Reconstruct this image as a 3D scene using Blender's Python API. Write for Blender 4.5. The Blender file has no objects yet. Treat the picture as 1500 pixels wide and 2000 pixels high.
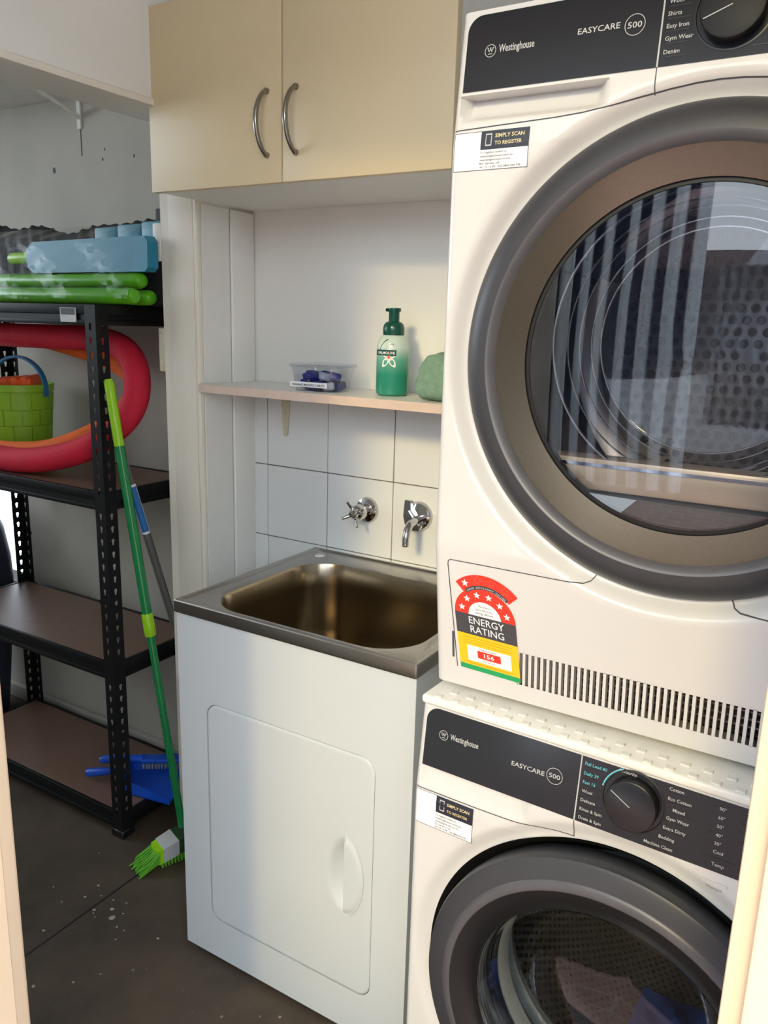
import bpy, bmesh, math, random
from mathutils import Vector, Matrix
from mathutils.geometry import tessellate_polygon
random.seed(7)
scn = bpy.context.scene
C = scn.collection
PI = math.pi

# ------------------------------------------------------------------ camera
CAM = Vector((1.1301, -1.0768, 1.3522))
fw = Vector((-0.50155597, 0.83436144, -0.22865386))
rt = Vector((0.85343021, 0.52049304, 0.02727399))
up = Vector((-0.14176911, 0.18146068, 0.97312566))
cd = bpy.data.cameras.new('camera')
cam = bpy.data.objects.new('camera', cd); C.objects.link(cam)
cam.matrix_world = Matrix(((rt.x, up.x, -fw.x, CAM.x), (rt.y, up.y, -fw.y, CAM.y), (rt.z, up.z, -fw.z, CAM.z), (0, 0, 0, 1)))
cd.sensor_fit = 'VERTICAL'; cd.sensor_height = 24.0; cd.lens = 24.0 * 1564.58 / 2000.0
cd.clip_start = 0.02; cd.clip_end = 100
scn.camera = cam

# ------------------------------------------------------------------ sky, sun, exposure
w = bpy.data.worlds.new('sky'); scn.world = w; w.use_nodes = True
nt = w.node_tree; bg = nt.nodes['Background']
bg.inputs[0].default_value = (0.80, 0.90, 1.0, 1); bg.inputs[1].default_value = 3.0
sd = bpy.data.lights.new('sun', 'SUN'); sd.energy = 0.78; sd.angle = math.radians(7); sd.color = (1.0, 0.76, 0.30)
sun = bpy.data.objects.new('sun', sd); C.objects.link(sun)
sun.location = (1.6, -6, 3)
sun.rotation_euler = Vector((-0.14, 1.0, -0.45)).to_track_quat('-Z', 'Y').to_euler()
scn.view_settings.view_transform = 'Standard'
try: scn.view_settings.look = 'None'
except Exception: pass
scn.view_settings.gamma = 1.0
scn.view_settings.use_curve_mapping = False
scn.view_settings.exposure = 1.08

# ------------------------------------------------------------------ materials
def lin(c):
    def f(v):
        v /= 255.0
        return v / 12.92 if v <= 0.04045 else ((v + 0.055) / 1.055) ** 2.4
    return (f(c[0]), f(c[1]), f(c[2]), 1.0)
MATS = {}
def mat(name, rgb, rough=0.5, metal=0.0, var=0.06, scale=30.0, bump=0.0, bscale=200.0, spec=0.5, coat=0.0, aniso=0.0, stretch=None):
    m = bpy.data.materials.new(name); m.use_nodes = True
    n = m.node_tree.nodes; l = m.node_tree.links; b = n['Principled BSDF']
    b.inputs['Roughness'].default_value = rough; b.inputs['Metallic'].default_value = metal
    b.inputs['Specular IOR Level'].default_value = spec
    b.inputs['Coat Weight'].default_value = coat; b.inputs['Coat Roughness'].default_value = 0.05
    if aniso: b.inputs['Anisotropic'].default_value = aniso
    c = lin(rgb)
    tc = n.new('ShaderNodeTexCoord'); nz = n.new('ShaderNodeTexNoise'); nz.inputs['Scale'].default_value = scale; nz.inputs['Detail'].default_value = 4
    mp = n.new('ShaderNodeMapping'); l.new(tc.outputs['Object'], mp.inputs['Vector'])
    if stretch: mp.inputs['Scale'].default_value = stretch
    l.new(mp.outputs['Vector'], nz.inputs['Vector'])
    rp = n.new('ShaderNodeValToRGB')
    rp.color_ramp.elements[0].position = 0.3; rp.color_ramp.elements[1].position = 0.7
    rp.color_ramp.elements[0].color = (c[0] * (1 - var), c[1] * (1 - var), c[2] * (1 - var), 1)
    rp.color_ramp.elements[1].color = (min(1, c[0] * (1 + var)), min(1, c[1] * (1 + var)), min(1, c[2] * (1 + var)), 1)
    l.new(nz.outputs['Fac'], rp.inputs['Fac']); l.new(rp.outputs['Color'], b.inputs['Base Color'])
    if bump:
        n2 = n.new('ShaderNodeTexNoise'); n2.inputs['Scale'].default_value = bscale; n2.inputs['Detail'].default_value = 6
        l.new(mp.outputs['Vector'], n2.inputs['Vector'])
        bp = n.new('ShaderNodeBump'); bp.inputs['Strength'].default_value = bump; bp.inputs['Distance'].default_value = 0.004
        l.new(n2.outputs['Fac'], bp.inputs['Height']); l.new(bp.outputs['Normal'], b.inputs['Normal'])
    MATS[name] = m
    return m
def glassmat(name, tint=(1, 1, 1), ior=1.5, rough=0.01, extra=0.0):
    m = bpy.data.materials.new(name); m.use_nodes = True
    n = m.node_tree.nodes; l = m.node_tree.links
    for x in list(n): n.remove(x)
    out = n.new('ShaderNodeOutputMaterial'); mx = n.new('ShaderNodeMixShader'); tr = n.new('ShaderNodeBsdfTransparent'); gl = n.new('ShaderNodeBsdfGlossy')
    fr = n.new('ShaderNodeFresnel'); ge = n.new('ShaderNodeNewGeometry'); mi = n.new('ShaderNodeMix'); mi.inputs[2].default_value = ior; mi.inputs[3].default_value = 1 / ior; l.new(ge.outputs['Backfacing'], mi.inputs[0]); l.new(mi.outputs[0], fr.inputs['IOR'])
    tr.inputs['Color'].default_value = (*tint, 1); gl.inputs['Roughness'].default_value = rough
    ad = n.new('ShaderNodeMath'); ad.operation = 'ADD'; ad.inputs[1].default_value = extra; ad.use_clamp = True
    l.new(fr.outputs[0], ad.inputs[0]); l.new(ad.outputs[0], mx.inputs[0])
    l.new(tr.outputs[0], mx.inputs[1]); l.new(gl.outputs[0], mx.inputs[2]); l.new(mx.outputs[0], out.inputs[0])
    MATS[name] = m
    return m

WALL = mat('painted_wall', (232, 230, 223), 0.7, var=0.03, scale=3, bump=0.08, bscale=60)
GWALL = mat('garage_wall', (180, 175, 164), 0.75, var=0.09, scale=4, bump=0.15, bscale=40)
TRIM = mat('painted_timber', (228, 221, 206), 0.5, var=0.025, scale=9, bump=0.04, bscale=30, stretch=(4, 4, 0.8))
DFRAME = mat('door_frame_paint', (224, 199, 168), 0.45, var=0.03, scale=8, bump=0.05, bscale=50)
CEIL = mat('ceiling_paint', (232, 229, 224), 0.8)
TILE = mat('glazed_tile', (229, 230, 228), 0.10, var=0.015, scale=5)
GROUT = mat('grout', (96, 92, 86), 0.9, var=0.2)
CREAM = mat('cream_laminate', (217, 199, 159), 0.42, var=0.02, scale=6, bump=0.02, bscale=400)
WLAM = mat('white_laminate', (226, 225, 218), 0.35, var=0.02)
SHEDGE = mat('shelf_edging', (214, 190, 172), 0.5, var=0.04, scale=40)
ENAMEL = mat('powder_coat_white', (200, 204, 204), 0.26, var=0.012, scale=4)
APPL = mat('appliance_white', (206, 204, 200), 0.22, var=0.01, scale=4, coat=0.2)
GAP = mat('panel_gap', (70, 70, 74), 0.7)
FASCIA = mat('fascia_dark', (30, 33, 38), 0.16, var=0.03, spec=0.32)
LETTER = mat('letter_silver', (186, 186, 184), 0.4, metal=0.0)
LETCYAN = mat('letter_cyan', (96, 190, 205), 0.5)
LETGREY = mat('letter_grey', (120, 120, 122), 0.5)
CHROME = mat('chrome', (200, 200, 202), 0.07, metal=1.0, var=0.02)
NICKEL = mat('brushed_nickel', (150, 146, 138), 0.28, metal=1.0, var=0.08, scale=80, stretch=(1, 1, 0.1))
STEEL = mat('stainless', (182, 179, 174), 0.27, metal=1.0, var=0.05, scale=60, aniso=0.4, stretch=(0.2, 4, 4))
STEELIN = mat('stainless_bowl', (160, 148, 128), 0.22, metal=1.0, var=0.06, scale=40, stretch=(4, 4, 0.3))
RINGD = mat('ring_dark', (58, 59, 63), 0.40, metal=0.15, var=0.03)
RINGM = mat('ring_metal', (120, 114, 104), 0.26, metal=0.85, var=0.05, scale=300)
RINGL = mat('ring_grey', (84, 83, 87), 0.38, metal=0.2)
BLACK = mat('black_plastic', (22, 22, 24), 0.35)
RUBBER = mat('black_rubber', (14, 14, 15), 0.6)
GASK = mat('grey_gasket', (128, 132, 130), 0.5)
DRUM = mat('drum_steel', (128, 126, 128), 0.30, metal=0.9, var=0.06)
DRUMB = mat('drum_back', (112, 112, 116), 0.40, metal=0.6)
HOLE = mat('drum_hole', (8, 8, 9), 0.6)
HRIM = mat('hole_rim', (150, 148, 150), 0.25, metal=0.9)
FILT = mat('filter_frame', (176, 164, 148), 0.35, metal=0.4, var=0.05, stretch=(0.3, 5, 5))
DGLASS = glassmat('dryer_glass', (0.80, 0.80, 0.82), 1.5, 0.005, 0.03)
WGLASS = glassmat('washer_glass', (0.85, 0.86, 0.87), 1.5, 0.01, 0.02)
BOWL = glassmat('bowl_glass', (0.95, 0.95, 0.96), 1.45, 0.03)
PLAST = glassmat('clear_plastic', (0.93, 0.94, 0.96), 1.4, 0.08, 0.03)
FILM = glassmat('plastic_film', (0.92, 0.93, 0.93), 1.22, 0.05, -0.008)
PANE = glassmat('window_glass', (0.97, 0.98, 1.0), 1.45, 0.01)
STICK = mat('sticker_white', (232, 232, 230), 0.35)
STICKN = mat('sticker_navy', (28, 34, 46), 0.3)
INK = mat('ink_dark', (52, 52, 56), 0.5)
GOLD = mat('ink_gold', (216, 200, 150), 0.5)
RED = mat('label_red', (236, 48, 26), 0.45, var=0.02)
DKGREY = mat('label_grey', (62, 62, 66), 0.45)
YEL = mat('label_yellow', (238, 186, 14), 0.45, var=0.02)
YINK = mat('label_ochre', (196, 140, 10), 0.5)
GRN = mat('label_green', (18, 150, 84), 0.45)
PALERED = mat('label_pale_red', (250, 96, 70), 0.45)
RACK = mat('black_powder_coat', (13, 13, 15), 0.5, var=0.1, spec=0.3)
MDF = mat('brown_board', (116, 90, 76), 0.42, var=0.06, scale=40)
PINK = mat('foam_pink', (206, 26, 54), 0.75, var=0.10, scale=160, bump=0.15, bscale=300)
ORNG = mat('foam_orange', (240, 110, 32), 0.75, var=0.08, scale=160, bump=0.15, bscale=300)
BUCK = mat('bucket_green', (142, 190, 44), 0.45, var=0.04)
BHAND = mat('bucket_blue', (44, 116, 164), 0.4)
TOYO = mat('toy_orange', (238, 92, 36), 0.45)
LIME = mat('lime_plastic', (150, 206, 22), 0.35)
POLEG = mat('pole_green', (16, 128, 66), 0.25, coat=0.2)
POLEY = mat('pole_grey', (104, 102, 98), 0.35, metal=0.3)
BLUEL = mat('label_blue', (40, 104, 168), 0.4)
BLUEP = mat('blue_plastic', (22, 78, 190), 0.35)
BRIST = mat('bristle', (92, 170, 30), 0.6)
BRISTG = mat('bristle_grey', (120, 124, 128), 0.7)
BATB = mat('bat_blue', (28, 124, 152), 0.35, var=0.05)
BATP = mat('pale_blue', (72, 148, 172), 0.4)
GRNB = mat('stump_green', (86, 166, 24), 0.3)
BAGB = mat('black_bag', (20, 21, 24), 0.65, var=0.2, bump=0.15, bscale=40)
NAVY = mat('navy_cover', (42, 44, 62), 0.6, var=0.08)
SOAPD = mat('soap_dark_green', (12, 74, 62), 0.22)
CLOTH = mat('green_cloth', (120, 150, 127), 0.9, var=0.10, scale=90, bump=0.5, bscale=220)
TABB = mat('tablet_blue', (22, 34, 128), 0.3)
TABW = mat('tablet_white', (196, 200, 214), 0.4)
WHITE = mat('white_plastic', (226, 224, 216), 0.4)
BRKT = mat('bracket_cream', (206, 198, 168), 0.5, var=0.12, scale=120)
JEAN = mat('blue_fabric', (34, 62, 128), 0.8, var=0.15)

def concrete():
    m = bpy.data.materials.new('concrete'); m.use_nodes = True; n = m.node_tree.nodes; l = m.node_tree.links; b = n['Principled BSDF']
    b.inputs['Roughness'].default_value = 0.75
    tc = n.new('ShaderNodeTexCoord')
    a = n.new('ShaderNodeTexNoise'); a.inputs['Scale'].default_value = 3.5; a.inputs['Detail'].default_value = 8; a.inputs['Roughness'].default_value = 0.65
    r = n.new('ShaderNodeValToRGB'); r.color_ramp.elements[0].position = 0.32; r.color_ramp.elements[0].color = lin((50, 40, 31)); r.color_ramp.elements[1].position = 0.7; r.color_ramp.elements[1].color = lin((84, 70, 54))
    v = n.new('ShaderNodeTexVoronoi'); v.inputs['Scale'].default_value = 22; v.feature = 'F1'; v.inputs['Randomness'].default_value = 1
    r2 = n.new('ShaderNodeValToRGB'); r2.color_ramp.elements[0].position = 0.055; r2.color_ramp.elements[0].color = (1, 1, 1, 1); r2.color_ramp.elements[1].position = 0.085; r2.color_ramp.elements[1].color = (0, 0, 0, 1)
    g = n.new('ShaderNodeTexNoise'); g.inputs['Scale'].default_value = 5; g.inputs['Detail'].default_value = 2
    r3 = n.new('ShaderNodeValToRGB'); r3.color_ramp.elements[0].position = 0.53; r3.color_ramp.elements[1].position = 0.60
    mu = n.new('ShaderNodeMath'); mu.operation = 'MULTIPLY'
    mx = n.new('ShaderNodeMix'); mx.data_type = 'RGBA'; mx.inputs[7].default_value = lin((150, 138, 120))
    for t in (a, v, g): l.new(tc.outputs['Object'], t.inputs['Vector'])
    l.new(a.outputs['Fac'], r.inputs['Fac']); l.new(v.outputs['Distance'], r2.inputs['Fac']); l.new(g.outputs['Fac'], r3.inputs['Fac'])
    l.new(r2.outputs['Color'], mu.inputs[0]); l.new(r3.outputs['Color'], mu.inputs[1]); l.new(mu.outputs[0], mx.inputs[0])
    l.new(r.outputs['Color'], mx.inputs[6]); l.new(mx.outputs[2], b.inputs['Base Color'])
    bp = n.new('ShaderNodeBump'); bp.inputs['Strength'].default_value = 0.2; bp.inputs['Distance'].default_value = 0.004
    l.new(a.outputs['Fac'], bp.inputs['Height']); l.new(bp.outputs['Normal'], b.inputs['Normal'])
    return m
CONC = concrete()
def paving():
    m = bpy.data.materials.new('brick_paving'); m.use_nodes = True; n = m.node_tree.nodes; l = m.node_tree.links; b = n['Principled BSDF']
    b.inputs['Roughness'].default_value = 0.8
    tc = n.new('ShaderNodeTexCoord'); br = n.new('ShaderNodeTexBrick'); br.inputs['Scale'].default_value = 1
    br.inputs['Color1'].default_value = lin((192, 156, 146)); br.inputs['Color2'].default_value = lin((178, 140, 130)); br.inputs['Mortar'].default_value = lin((214, 196, 186))
    br.inputs['Brick Width'].default_value = 0.23; br.inputs['Row Height'].default_value = 0.115; br.inputs['Mortar Size'].default_value = 0.006
    l.new(tc.outputs['Object'], br.inputs['Vector']); l.new(br.outputs['Color'], b.inputs['Base Color'])
    return m
PAVE = paving()
def soapgrad():
    m = bpy.data.materials.new('soap_label'); m.use_nodes = True; n = m.node_tree.nodes; l = m.node_tree.links; b = n['Principled BSDF']
    b.inputs['Roughness'].default_value = 0.2
    tc = n.new('ShaderNodeTexCoord'); sp = n.new('ShaderNodeSeparateXYZ'); r = n.new('ShaderNodeValToRGB'); mr = n.new('ShaderNodeMath'); mr.operation = 'MULTIPLY'; mr.inputs[1].default_value = 8.0
    r.color_ramp.elements[0].position = 0.35; r.color_ramp.elements[0].color = lin((44, 136, 112)); r.color_ramp.elements[1].position = 0.80; r.color_ramp.elements[1].color = lin((196, 214, 204))
    e = r.color_ramp.elements.new(0.6); e.color = lin((100, 168, 146))
    l.new(tc.outputs['Object'], sp.inputs[0]); l.new(sp.outputs['Z'], mr.inputs[0]); l.new(mr.outputs[0], r.inputs['Fac']); l.new(r.outputs['Color'], b.inputs['Base Color'])
    return m
SOAP = soapgrad()
def curtainmat():
    m = bpy.data.materials.new('curtain_cloth'); m.use_nodes = True; n = m.node_tree.nodes; l = m.node_tree.links; b = n['Principled BSDF']
    b.inputs['Roughness'].default_value = 0.9
    tc = n.new('ShaderNodeTexCoord'); wv = n.new('ShaderNodeTexWave'); wv.inputs['Scale'].default_value = 3.0; wv.inputs['Distortion'].default_value = 2.5; wv.inputs['Detail'].default_value = 1
    mp = n.new('ShaderNodeMapping'); mp.inputs['Scale'].default_value = (1, 0, 0)
    r = n.new('ShaderNodeValToRGB'); r.color_ramp.elements[0].position = 0.35; r.color_ramp.elements[0].color = lin((44, 56, 80)); r.color_ramp.elements[1].position = 0.6; r.color_ramp.elements[1].color = lin((226, 236, 248))
    l.new(tc.outputs['Object'], mp.inputs[0]); l.new(mp.outputs[0], wv.inputs[0]); l.new(wv.outputs['Fac'], r.inputs['Fac']); l.new(r.outputs['Color'], b.inputs['Base Color'])
    tl = n.new('ShaderNodeBsdfTranslucent'); mx = n.new('ShaderNodeMixShader'); mx.inputs[0].default_value = 0.6; l.new(r.outputs['Color'], tl.inputs['Color'])
    l.new(b.outputs[0], mx.inputs[1]); l.new(tl.outputs[0], mx.inputs[2]); l.new(mx.outputs[0], n['Material Output'].inputs[0])
    return m
CURT = curtainmat()

# ------------------------------------------------------------------ mesh helpers
def circle2(r, n, cx=0, cy=0, a0=0.0):
    return [(cx + r * math.cos(a0 + 2 * PI * k / n), cy + r * math.sin(a0 + 2 * PI * k / n)) for k in range(n)]
def rrect2(x0, x1, y0, y1, r, n=6, corners=(1, 1, 1, 1)):   # corners: bl br tr tl, counter-clockwise
    P = []
    for (cx, cy, a, x, y, on) in ((x0 + r, y0 + r, PI, x0, y0, corners[0]), (x1 - r, y0 + r, 1.5 * PI, x1, y0, corners[1]), (x1 - r, y1 - r, 0, x1, y1, corners[2]), (x0 + r, y1 - r, 0.5 * PI, x0, y1, corners[3])):
        if on: P += [(cx + r * math.cos(a + 0.5 * PI * k / n), cy + r * math.sin(a + 0.5 * PI * k / n)) for k in range(n + 1)]
        else: P.append((x, y))
    return P
def tess(*loops):
    L = [[Vector((p[0], p[1], 0)) for p in lp] for lp in loops]
    V = [p for lp in loops for p in lp]
    return V, [tuple(t) for t in tessellate_polygon(L)]
_tc = {}
def textmesh(s, bold=0.0):
    k = (s, bold)
    if k not in _tc:
        cu = bpy.data.curves.new('lettering', 'FONT'); cu.body = s; cu.size = 1; cu.resolution_u = 2; cu.offset = bold; cu.fill_mode = 'FRONT'
        ob = bpy.data.objects.new('lettering', cu)
        me = bpy.data.meshes.new_from_object(ob)
        V = [(v.co.x, v.co.y) for v in me.vertices]; F = [tuple(p.vertices) for p in me.polygons]
        if V:
            x0 = min(v[0] for v in V); V = [(v[0] - x0, v[1]) for v in V]
        bpy.data.objects.remove(ob); bpy.data.curves.remove(cu); bpy.data.meshes.remove(me)
        _tc[k] = (V, F)
    return _tc[k]

PRINT = ('lettering', 'rule_lines', 'white_print', 'fine_print', 'outline_stars', 'flower_print', 'stem_print', 'border')
class MB:
    def __init__(s): s.v = []; s.f = []
    def add(s, V, F):
        o = len(s.v); s.v += [tuple(p) for p in V]; s.f += [tuple(i + o for i in f) for f in F]; return s
    def box(s, x0, x1, y0, y1, z0, z1, bev=0.0, seg=2):
        if bev <= 0:
            V = [(x, y, z) for z in (z0, z1) for y in (y0, y1) for x in (x0, x1)]
            return s.add(V, [(0, 2, 3, 1), (4, 5, 7, 6), (0, 1, 5, 4), (2, 6, 7, 3), (0, 4, 6, 2), (1, 3, 7, 5)])
        bm = bmesh.new(); bmesh.ops.create_cube(bm, size=1)
        for v in bm.verts: v.co = Vector(((x0 + x1) / 2 + v.co.x * (x1 - x0), (y0 + y1) / 2 + v.co.y * (y1 - y0), (z0 + z1) / 2 + v.co.z * (z1 - z0)))
        bmesh.ops.bevel(bm, geom=bm.edges[:], offset=bev, segments=seg, affect='EDGES', profile=0.5)
        bm.verts.index_update()
        s.add([v.co[:] for v in bm.verts], [tuple(v.index for v in f.verts) for f in bm.faces]); bm.free(); return s
    def prism(s, loop, fn, d0, d1):   # 2D loop(s) mapped by fn(x, y, d)
        loops = loop if isinstance(loop[0][0], (tuple, list)) else [loop]
        V2, T = tess(*loops); n = len(V2)
        V = [fn(x, y, d0) for x, y in V2] + [fn(x, y, d1) for x, y in V2]
        F = [t for t in T] + [tuple(i + n for i in reversed(t)) for t in T]
        o = 0
        for lp in loops:
            m = len(lp)
            for k in range(m): F.append((o + k, o + (k + 1) % m, n + o + (k + 1) % m, n + o + k))
            o += m
        return s.add(V, F)
    def flat(s, V2, F, fn): return s.add([fn(x, y) for x, y in V2], F)
    def text(s, t, x, y, fn, width=None, height=None, align='L', bold=0.0, rot=0.0):
        V, F = textmesh(t, bold)
        if not V: return s
        W = max(v[0] for v in V); sc = (width / W) if width else height / 0.7
        sy = (height / 0.7) if (height and width) else sc
        ox = {'L': 0, 'C': -W / 2, 'R': -W}[align]
        c, sn = math.cos(rot), math.sin(rot)
        P = [((vx + ox) * sc, vy * sy) for vx, vy in V]
        return s.flat([(x + px * c - py * sn, y + px * sn + py * c) for px, py in P], F, fn)
    def tube(s, pts, r, seg=10, cap=True, closed=False):
        pts = [Vector(p) for p in pts]; n = len(pts); R = r if isinstance(r, (list, tuple)) else [r] * n
        V = []; prev = None
        for i, p in enumerate(pts):
            if closed: t = (pts[(i + 1) % n] - pts[i - 1])
            else: t = pts[min(i + 1, n - 1)] - pts[max(i - 1, 0)]
            t.normalize()
            if prev is None:
                a = Vector((0, 0, 1)) if abs(t.z) < 0.9 else Vector((1, 0, 0)); a = (a - t * a.dot(t)).normalized()
            else: a = (prev - t * prev.dot(t)).normalized()
            prev = a; b = t.cross(a)
            V += [(p + (a * math.cos(2 * PI * k / seg) + b * math.sin(2 * PI * k / seg)) * R[i])[:] for k in range(seg)]
        F = []
        for i in range(n if closed else n - 1):
            j = (i + 1) % n
            for k in range(seg): F.append((i * seg + k, i * seg + (k + 1) % seg, j * seg + (k + 1) % seg, j * seg + k))
        if cap and not closed: F += [tuple(reversed(range(seg))), tuple((n - 1) * seg + k for k in range(seg))]
        return s.add(V, F)
    def lathe(s, prof, seg=64, fn=None, closed=False):   # prof (r, a); default axis z
        fn = fn or (lambda r, t, a: (r * math.cos(t), r * math.sin(t), a))
        V = []; F = []; n = len(prof)
        for (r, a) in prof: V += [fn(r, 2 * PI * k / seg, a) for k in range(seg)]
        for i in range(n if closed else n - 1):
            j = (i + 1) % n
            for k in range(seg): F.append((i * seg + k, i * seg + (k + 1) % seg, j * seg + (k + 1) % seg, j * seg + k))
        if not closed:
            if prof[0][0] > 1e-6: pass
        return s.add(V, F)
    def build(s, name, m, parent=None, smooth=40, loc=None):
        me = bpy.data.meshes.new(name); me.from_pydata(s.v, [], s.f); me.validate(); me.update()
        bm = bmesh.new(); bm.from_mesh(me); bmesh.ops.recalc_face_normals(bm, faces=bm.faces[:]); bm.to_mesh(me); bm.free()
        me.materials.append(m)
        if smooth:
            me.shade_smooth(); me.set_sharp_from_angle(angle=math.radians(smooth))
        o = bpy.data.objects.new(name, me); C.objects.link(o)
        if parent: o.parent = parent
        if loc: o.location = loc
        if name in PRINT: o['kind'] = 'stuff'
        return o
def tag(o, label, cat, group=None):
    o['label'] = label; o['category'] = cat
    if group: o['group'] = group
    return o
def thing(name, label, cat, loc=(0, 0, 0), rotz=0.0, group=None):
    o = bpy.data.objects.new(name, None); C.objects.link(o); o.location = loc; o.rotation_euler = (0, 0, rotz); o.empty_display_size = 0.05
    return tag(o, label, cat, group)
def struct(o): o['kind'] = 'structure'; return o
def share(o, name, parent, loc, rot=None):
    c = o.copy(); c.name = name; C.objects.link(c); c.parent = parent; c.location = loc
    if rot: c.rotation_euler = rot
    return c
def smooth01(t):
    t = max(0.0, min(1.0, t)); return t * t * (3 - 2 * t)

# ================================================================== THE ROOM
XW, YB, YG = -0.2011, 0.4802, 0.55        # laundry side of left wall, laundry back wall, garage back wall
GX0, GY0, HC = -3.2, -2.6, 2.55
YF = -0.56
struct(MB().box(GX0, 1.45, GY0, 0.75, -0.10, 0.0).build('floor', CONC, smooth=0))
fl0 = bpy.data.objects['floor']
MB().box(-0.268, -0.263, YF - 0.1, 0.30, -0.001, 0.0006).build('slab_joint', RUBBER, fl0, smooth=0)
pf = MB()
for (x, y, r) in ((-0.315, 0.025, 0.006), (-0.296, -0.141, 0.005), (-0.244, 0.011, 0.004), (-0.255, -0.036, 0.005), (-0.222, -0.011, 0.007), (-0.19, -0.008, 0.004), (-0.248, -0.044, 0.003), (-0.169, -0.044, 0.004), (-0.146, -0.043, 0.003), (-0.141, -0.071, 0.004), (-0.09, -0.155, 0.003), (-0.179, -0.251, 0.005), (-0.065, -0.019, 0.005), (-0.4, -0.038, 0.003), (-0.309, -0.019, 0.004), (-0.319, 0.237, 0.003), (-0.566, -0.034, 0.004), (-0.2, -0.03, 0.010), (-0.28, 0.005, 0.003), (-0.235, -0.05, 0.0025), (-0.21, 0.02, 0.003), (-0.34, -0.06, 0.003), (-0.12, -0.2, 0.004)):
    k_ = [(x + r * random.uniform(0.5, 1.1) * math.cos(t), y + r * random.uniform(0.4, 0.9) * math.sin(t), 0.0007) for t in [2 * PI * q / 7 for q in range(7)]]
    pf.add(k_, [tuple(range(7))])
pf.build('paint_flecks', mat('paint_fleck', (168, 158, 140), 0.7), fl0, smooth=0)['kind'] = 'stuff'
struct(MB().box(-0.205, 5.5, -5.0, -0.66, -0.012, 0.004).build('floor_paving', PAVE, smooth=0))
wb = struct(MB().box(XW - 0.02, 1.45, YB + 0.008, YB + 0.12, 0, HC).build('wall_back', WALL, smooth=0))
struct(MB().box(1.30, 1.45, YF, YB + 0.008, 0, HC).build('wall_right', WALL, smooth=0))
# tiles of the splashback
S, XT, ZT = 0.1847, 0.0319, 0.8138
MB().box(XW + 0.001, 0.78, YB + 0.0035, YB + 0.0085, 0.64, 1.186).build('grout_bed', GROUT, wb, smooth=0)
cols = [XW + 0.001, XT - S, XT, XT + S, XT + 2 * S, XT + 3 * S, XT + 4 * S]
for ci in range(len(cols) - 1):
    for ri in range(-1, 2):
        x0, x1 = cols[ci], cols[ci + 1]; z0 = ZT + ri * S; z1 = z0 + S
        g = 0.0011; d = random.uniform(-0.0004, 0.0004)
        MB().box(x0 + g, x1 - g, YB + d, YB + 0.006, z0 + g, min(z1, 1.185) - g, 0.0009, 1).build('tile', TILE, wb)
# left wall: short stub beside the tub, head of the opening
wl = MB().box(-0.310, XW, 0.302, YG + 0.1, 0, 1.768)
wl.box(-0.310, XW, YF - 0.1, YG + 0.1, 1.768, HC)
wl = struct(wl.build('wall_left', WALL, smooth=0))
MB().box(-0.2016, XW + 0.006, YF + 0.001, 0.30, 1.768, 1.781, 0.001, 1).build('edge_bead', TRIM, wl)
jl = MB().box(-0.312, -0.284, 0.298, 0.3025, 0.0, 1.766, 0.001, 1)
jl.build('jamb_strip', TRIM, wl)
MB().box(-0.2835, -0.209, 0.294, 0.3025, 0.0, 1.767, 0.0015, 2).build('jamb_board', TRIM, wl)
MB().box(-0.2085, XW + 0.004, 0.2945, 0.309, 0.0, 1.767, 0.003, 3).build('corner_bead', TRIM, wl)
MB().box(XW - 0.001, XW + 0.0035, 0.310, 0.402, 0.0, 1.600, 0.001, 1).build('lining_panel', WLAM, wl)
MB().box(XW - 0.001, XW + 0.008, 0.404, YB + 0.006, 0.0, 1.600, 0.005, 3).build('lining_panel', WALL, wl)
# front wall with the doorway the picture is taken through
wf = MB().box(XW - 0.02, 0.255, YF - 0.10, YF, 0, HC); wf.box(1.140, 1.45, YF - 0.10, YF, 0, HC); wf.box(0.255, 1.140, YF - 0.10, YF, 2.0, 2.05); wf.box(0.255, 1.140, YF - 0.10, YF, 2.50, HC)  # gap above the door head is an added fanlight for soft fill
struct(wf.build('wall_front', WALL, smooth=0))
t2 = MB().box(0.250, 0.287, YF - 0.108, YF + 0.006, 0, 2.0, 0.002, 2); t2.box(0.286, 0.2885, YF - 0.05, YF - 0.012, 0, 1.99, 0.001, 1); t2.box(0.195, 0.277, YF + 0.0, YF + 0.014, 0, 2.06, 0.003, 2)
struct(t2.build('trim_1', DFRAME))
t3 = MB().box(1.1055, 1.145, YF - 0.108, YF + 0.006, 0, 2.0, 0.002, 2); t3.box(1.1165, 1.20, YF - 0.122, YF - 0.107, 0, 2.06, 0.003, 2)
struct(t3.build('trim_2', DFRAME))
struct(MB().box(0.25, 1.145, YF - 0.108, YF + 0.006, 1.985, 2.02, 0.002, 2).build('trim_3', DFRAME))
# garage beyond the opening
wx0, wx1, wz0, wz1 = -2.75, -1.285, 0.44, 0.99
wg = MB().box(GX0, wx0, YG, YG + 0.12, 0, HC); wg.box(wx1, -0.31, YG, YG + 0.12, 0, HC); wg.box(wx0, wx1, YG, YG + 0.12, 0, wz0); wg.box(wx0, wx1, YG, YG + 0.12, wz1, HC)
wg = struct(wg.build('wall_garage', GWALL, smooth=0))
gf = MB().box(GX0 - 0.1, GX0, GY0, YG + 0.12, 0, 1.45); gf.box(GX0 - 0.1, GX0, GY0, YG + 0.12, 2.4, HC); gf.box(GX0 - 0.1, GX0, GY0, GY0 + 0.2, 1.45, 2.4); gf.box(GX0 - 0.1, GX0, 0.3, YG + 0.12, 1.45, 2.4)  # high strip opening is added, out of view, to light the garage
struct(gf.build('wall_garage_left', GWALL, smooth=0))
struct(MB().box(GX0, -0.31, GY0 - 0.1, GY0, 0, HC).build('wall_garage_front', GWALL, smooth=0))
struct(MB().box(-0.31, -0.20, GY0, YF - 0.1, 0, HC).build('wall_garage_right', GWALL, smooth=0))
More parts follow.
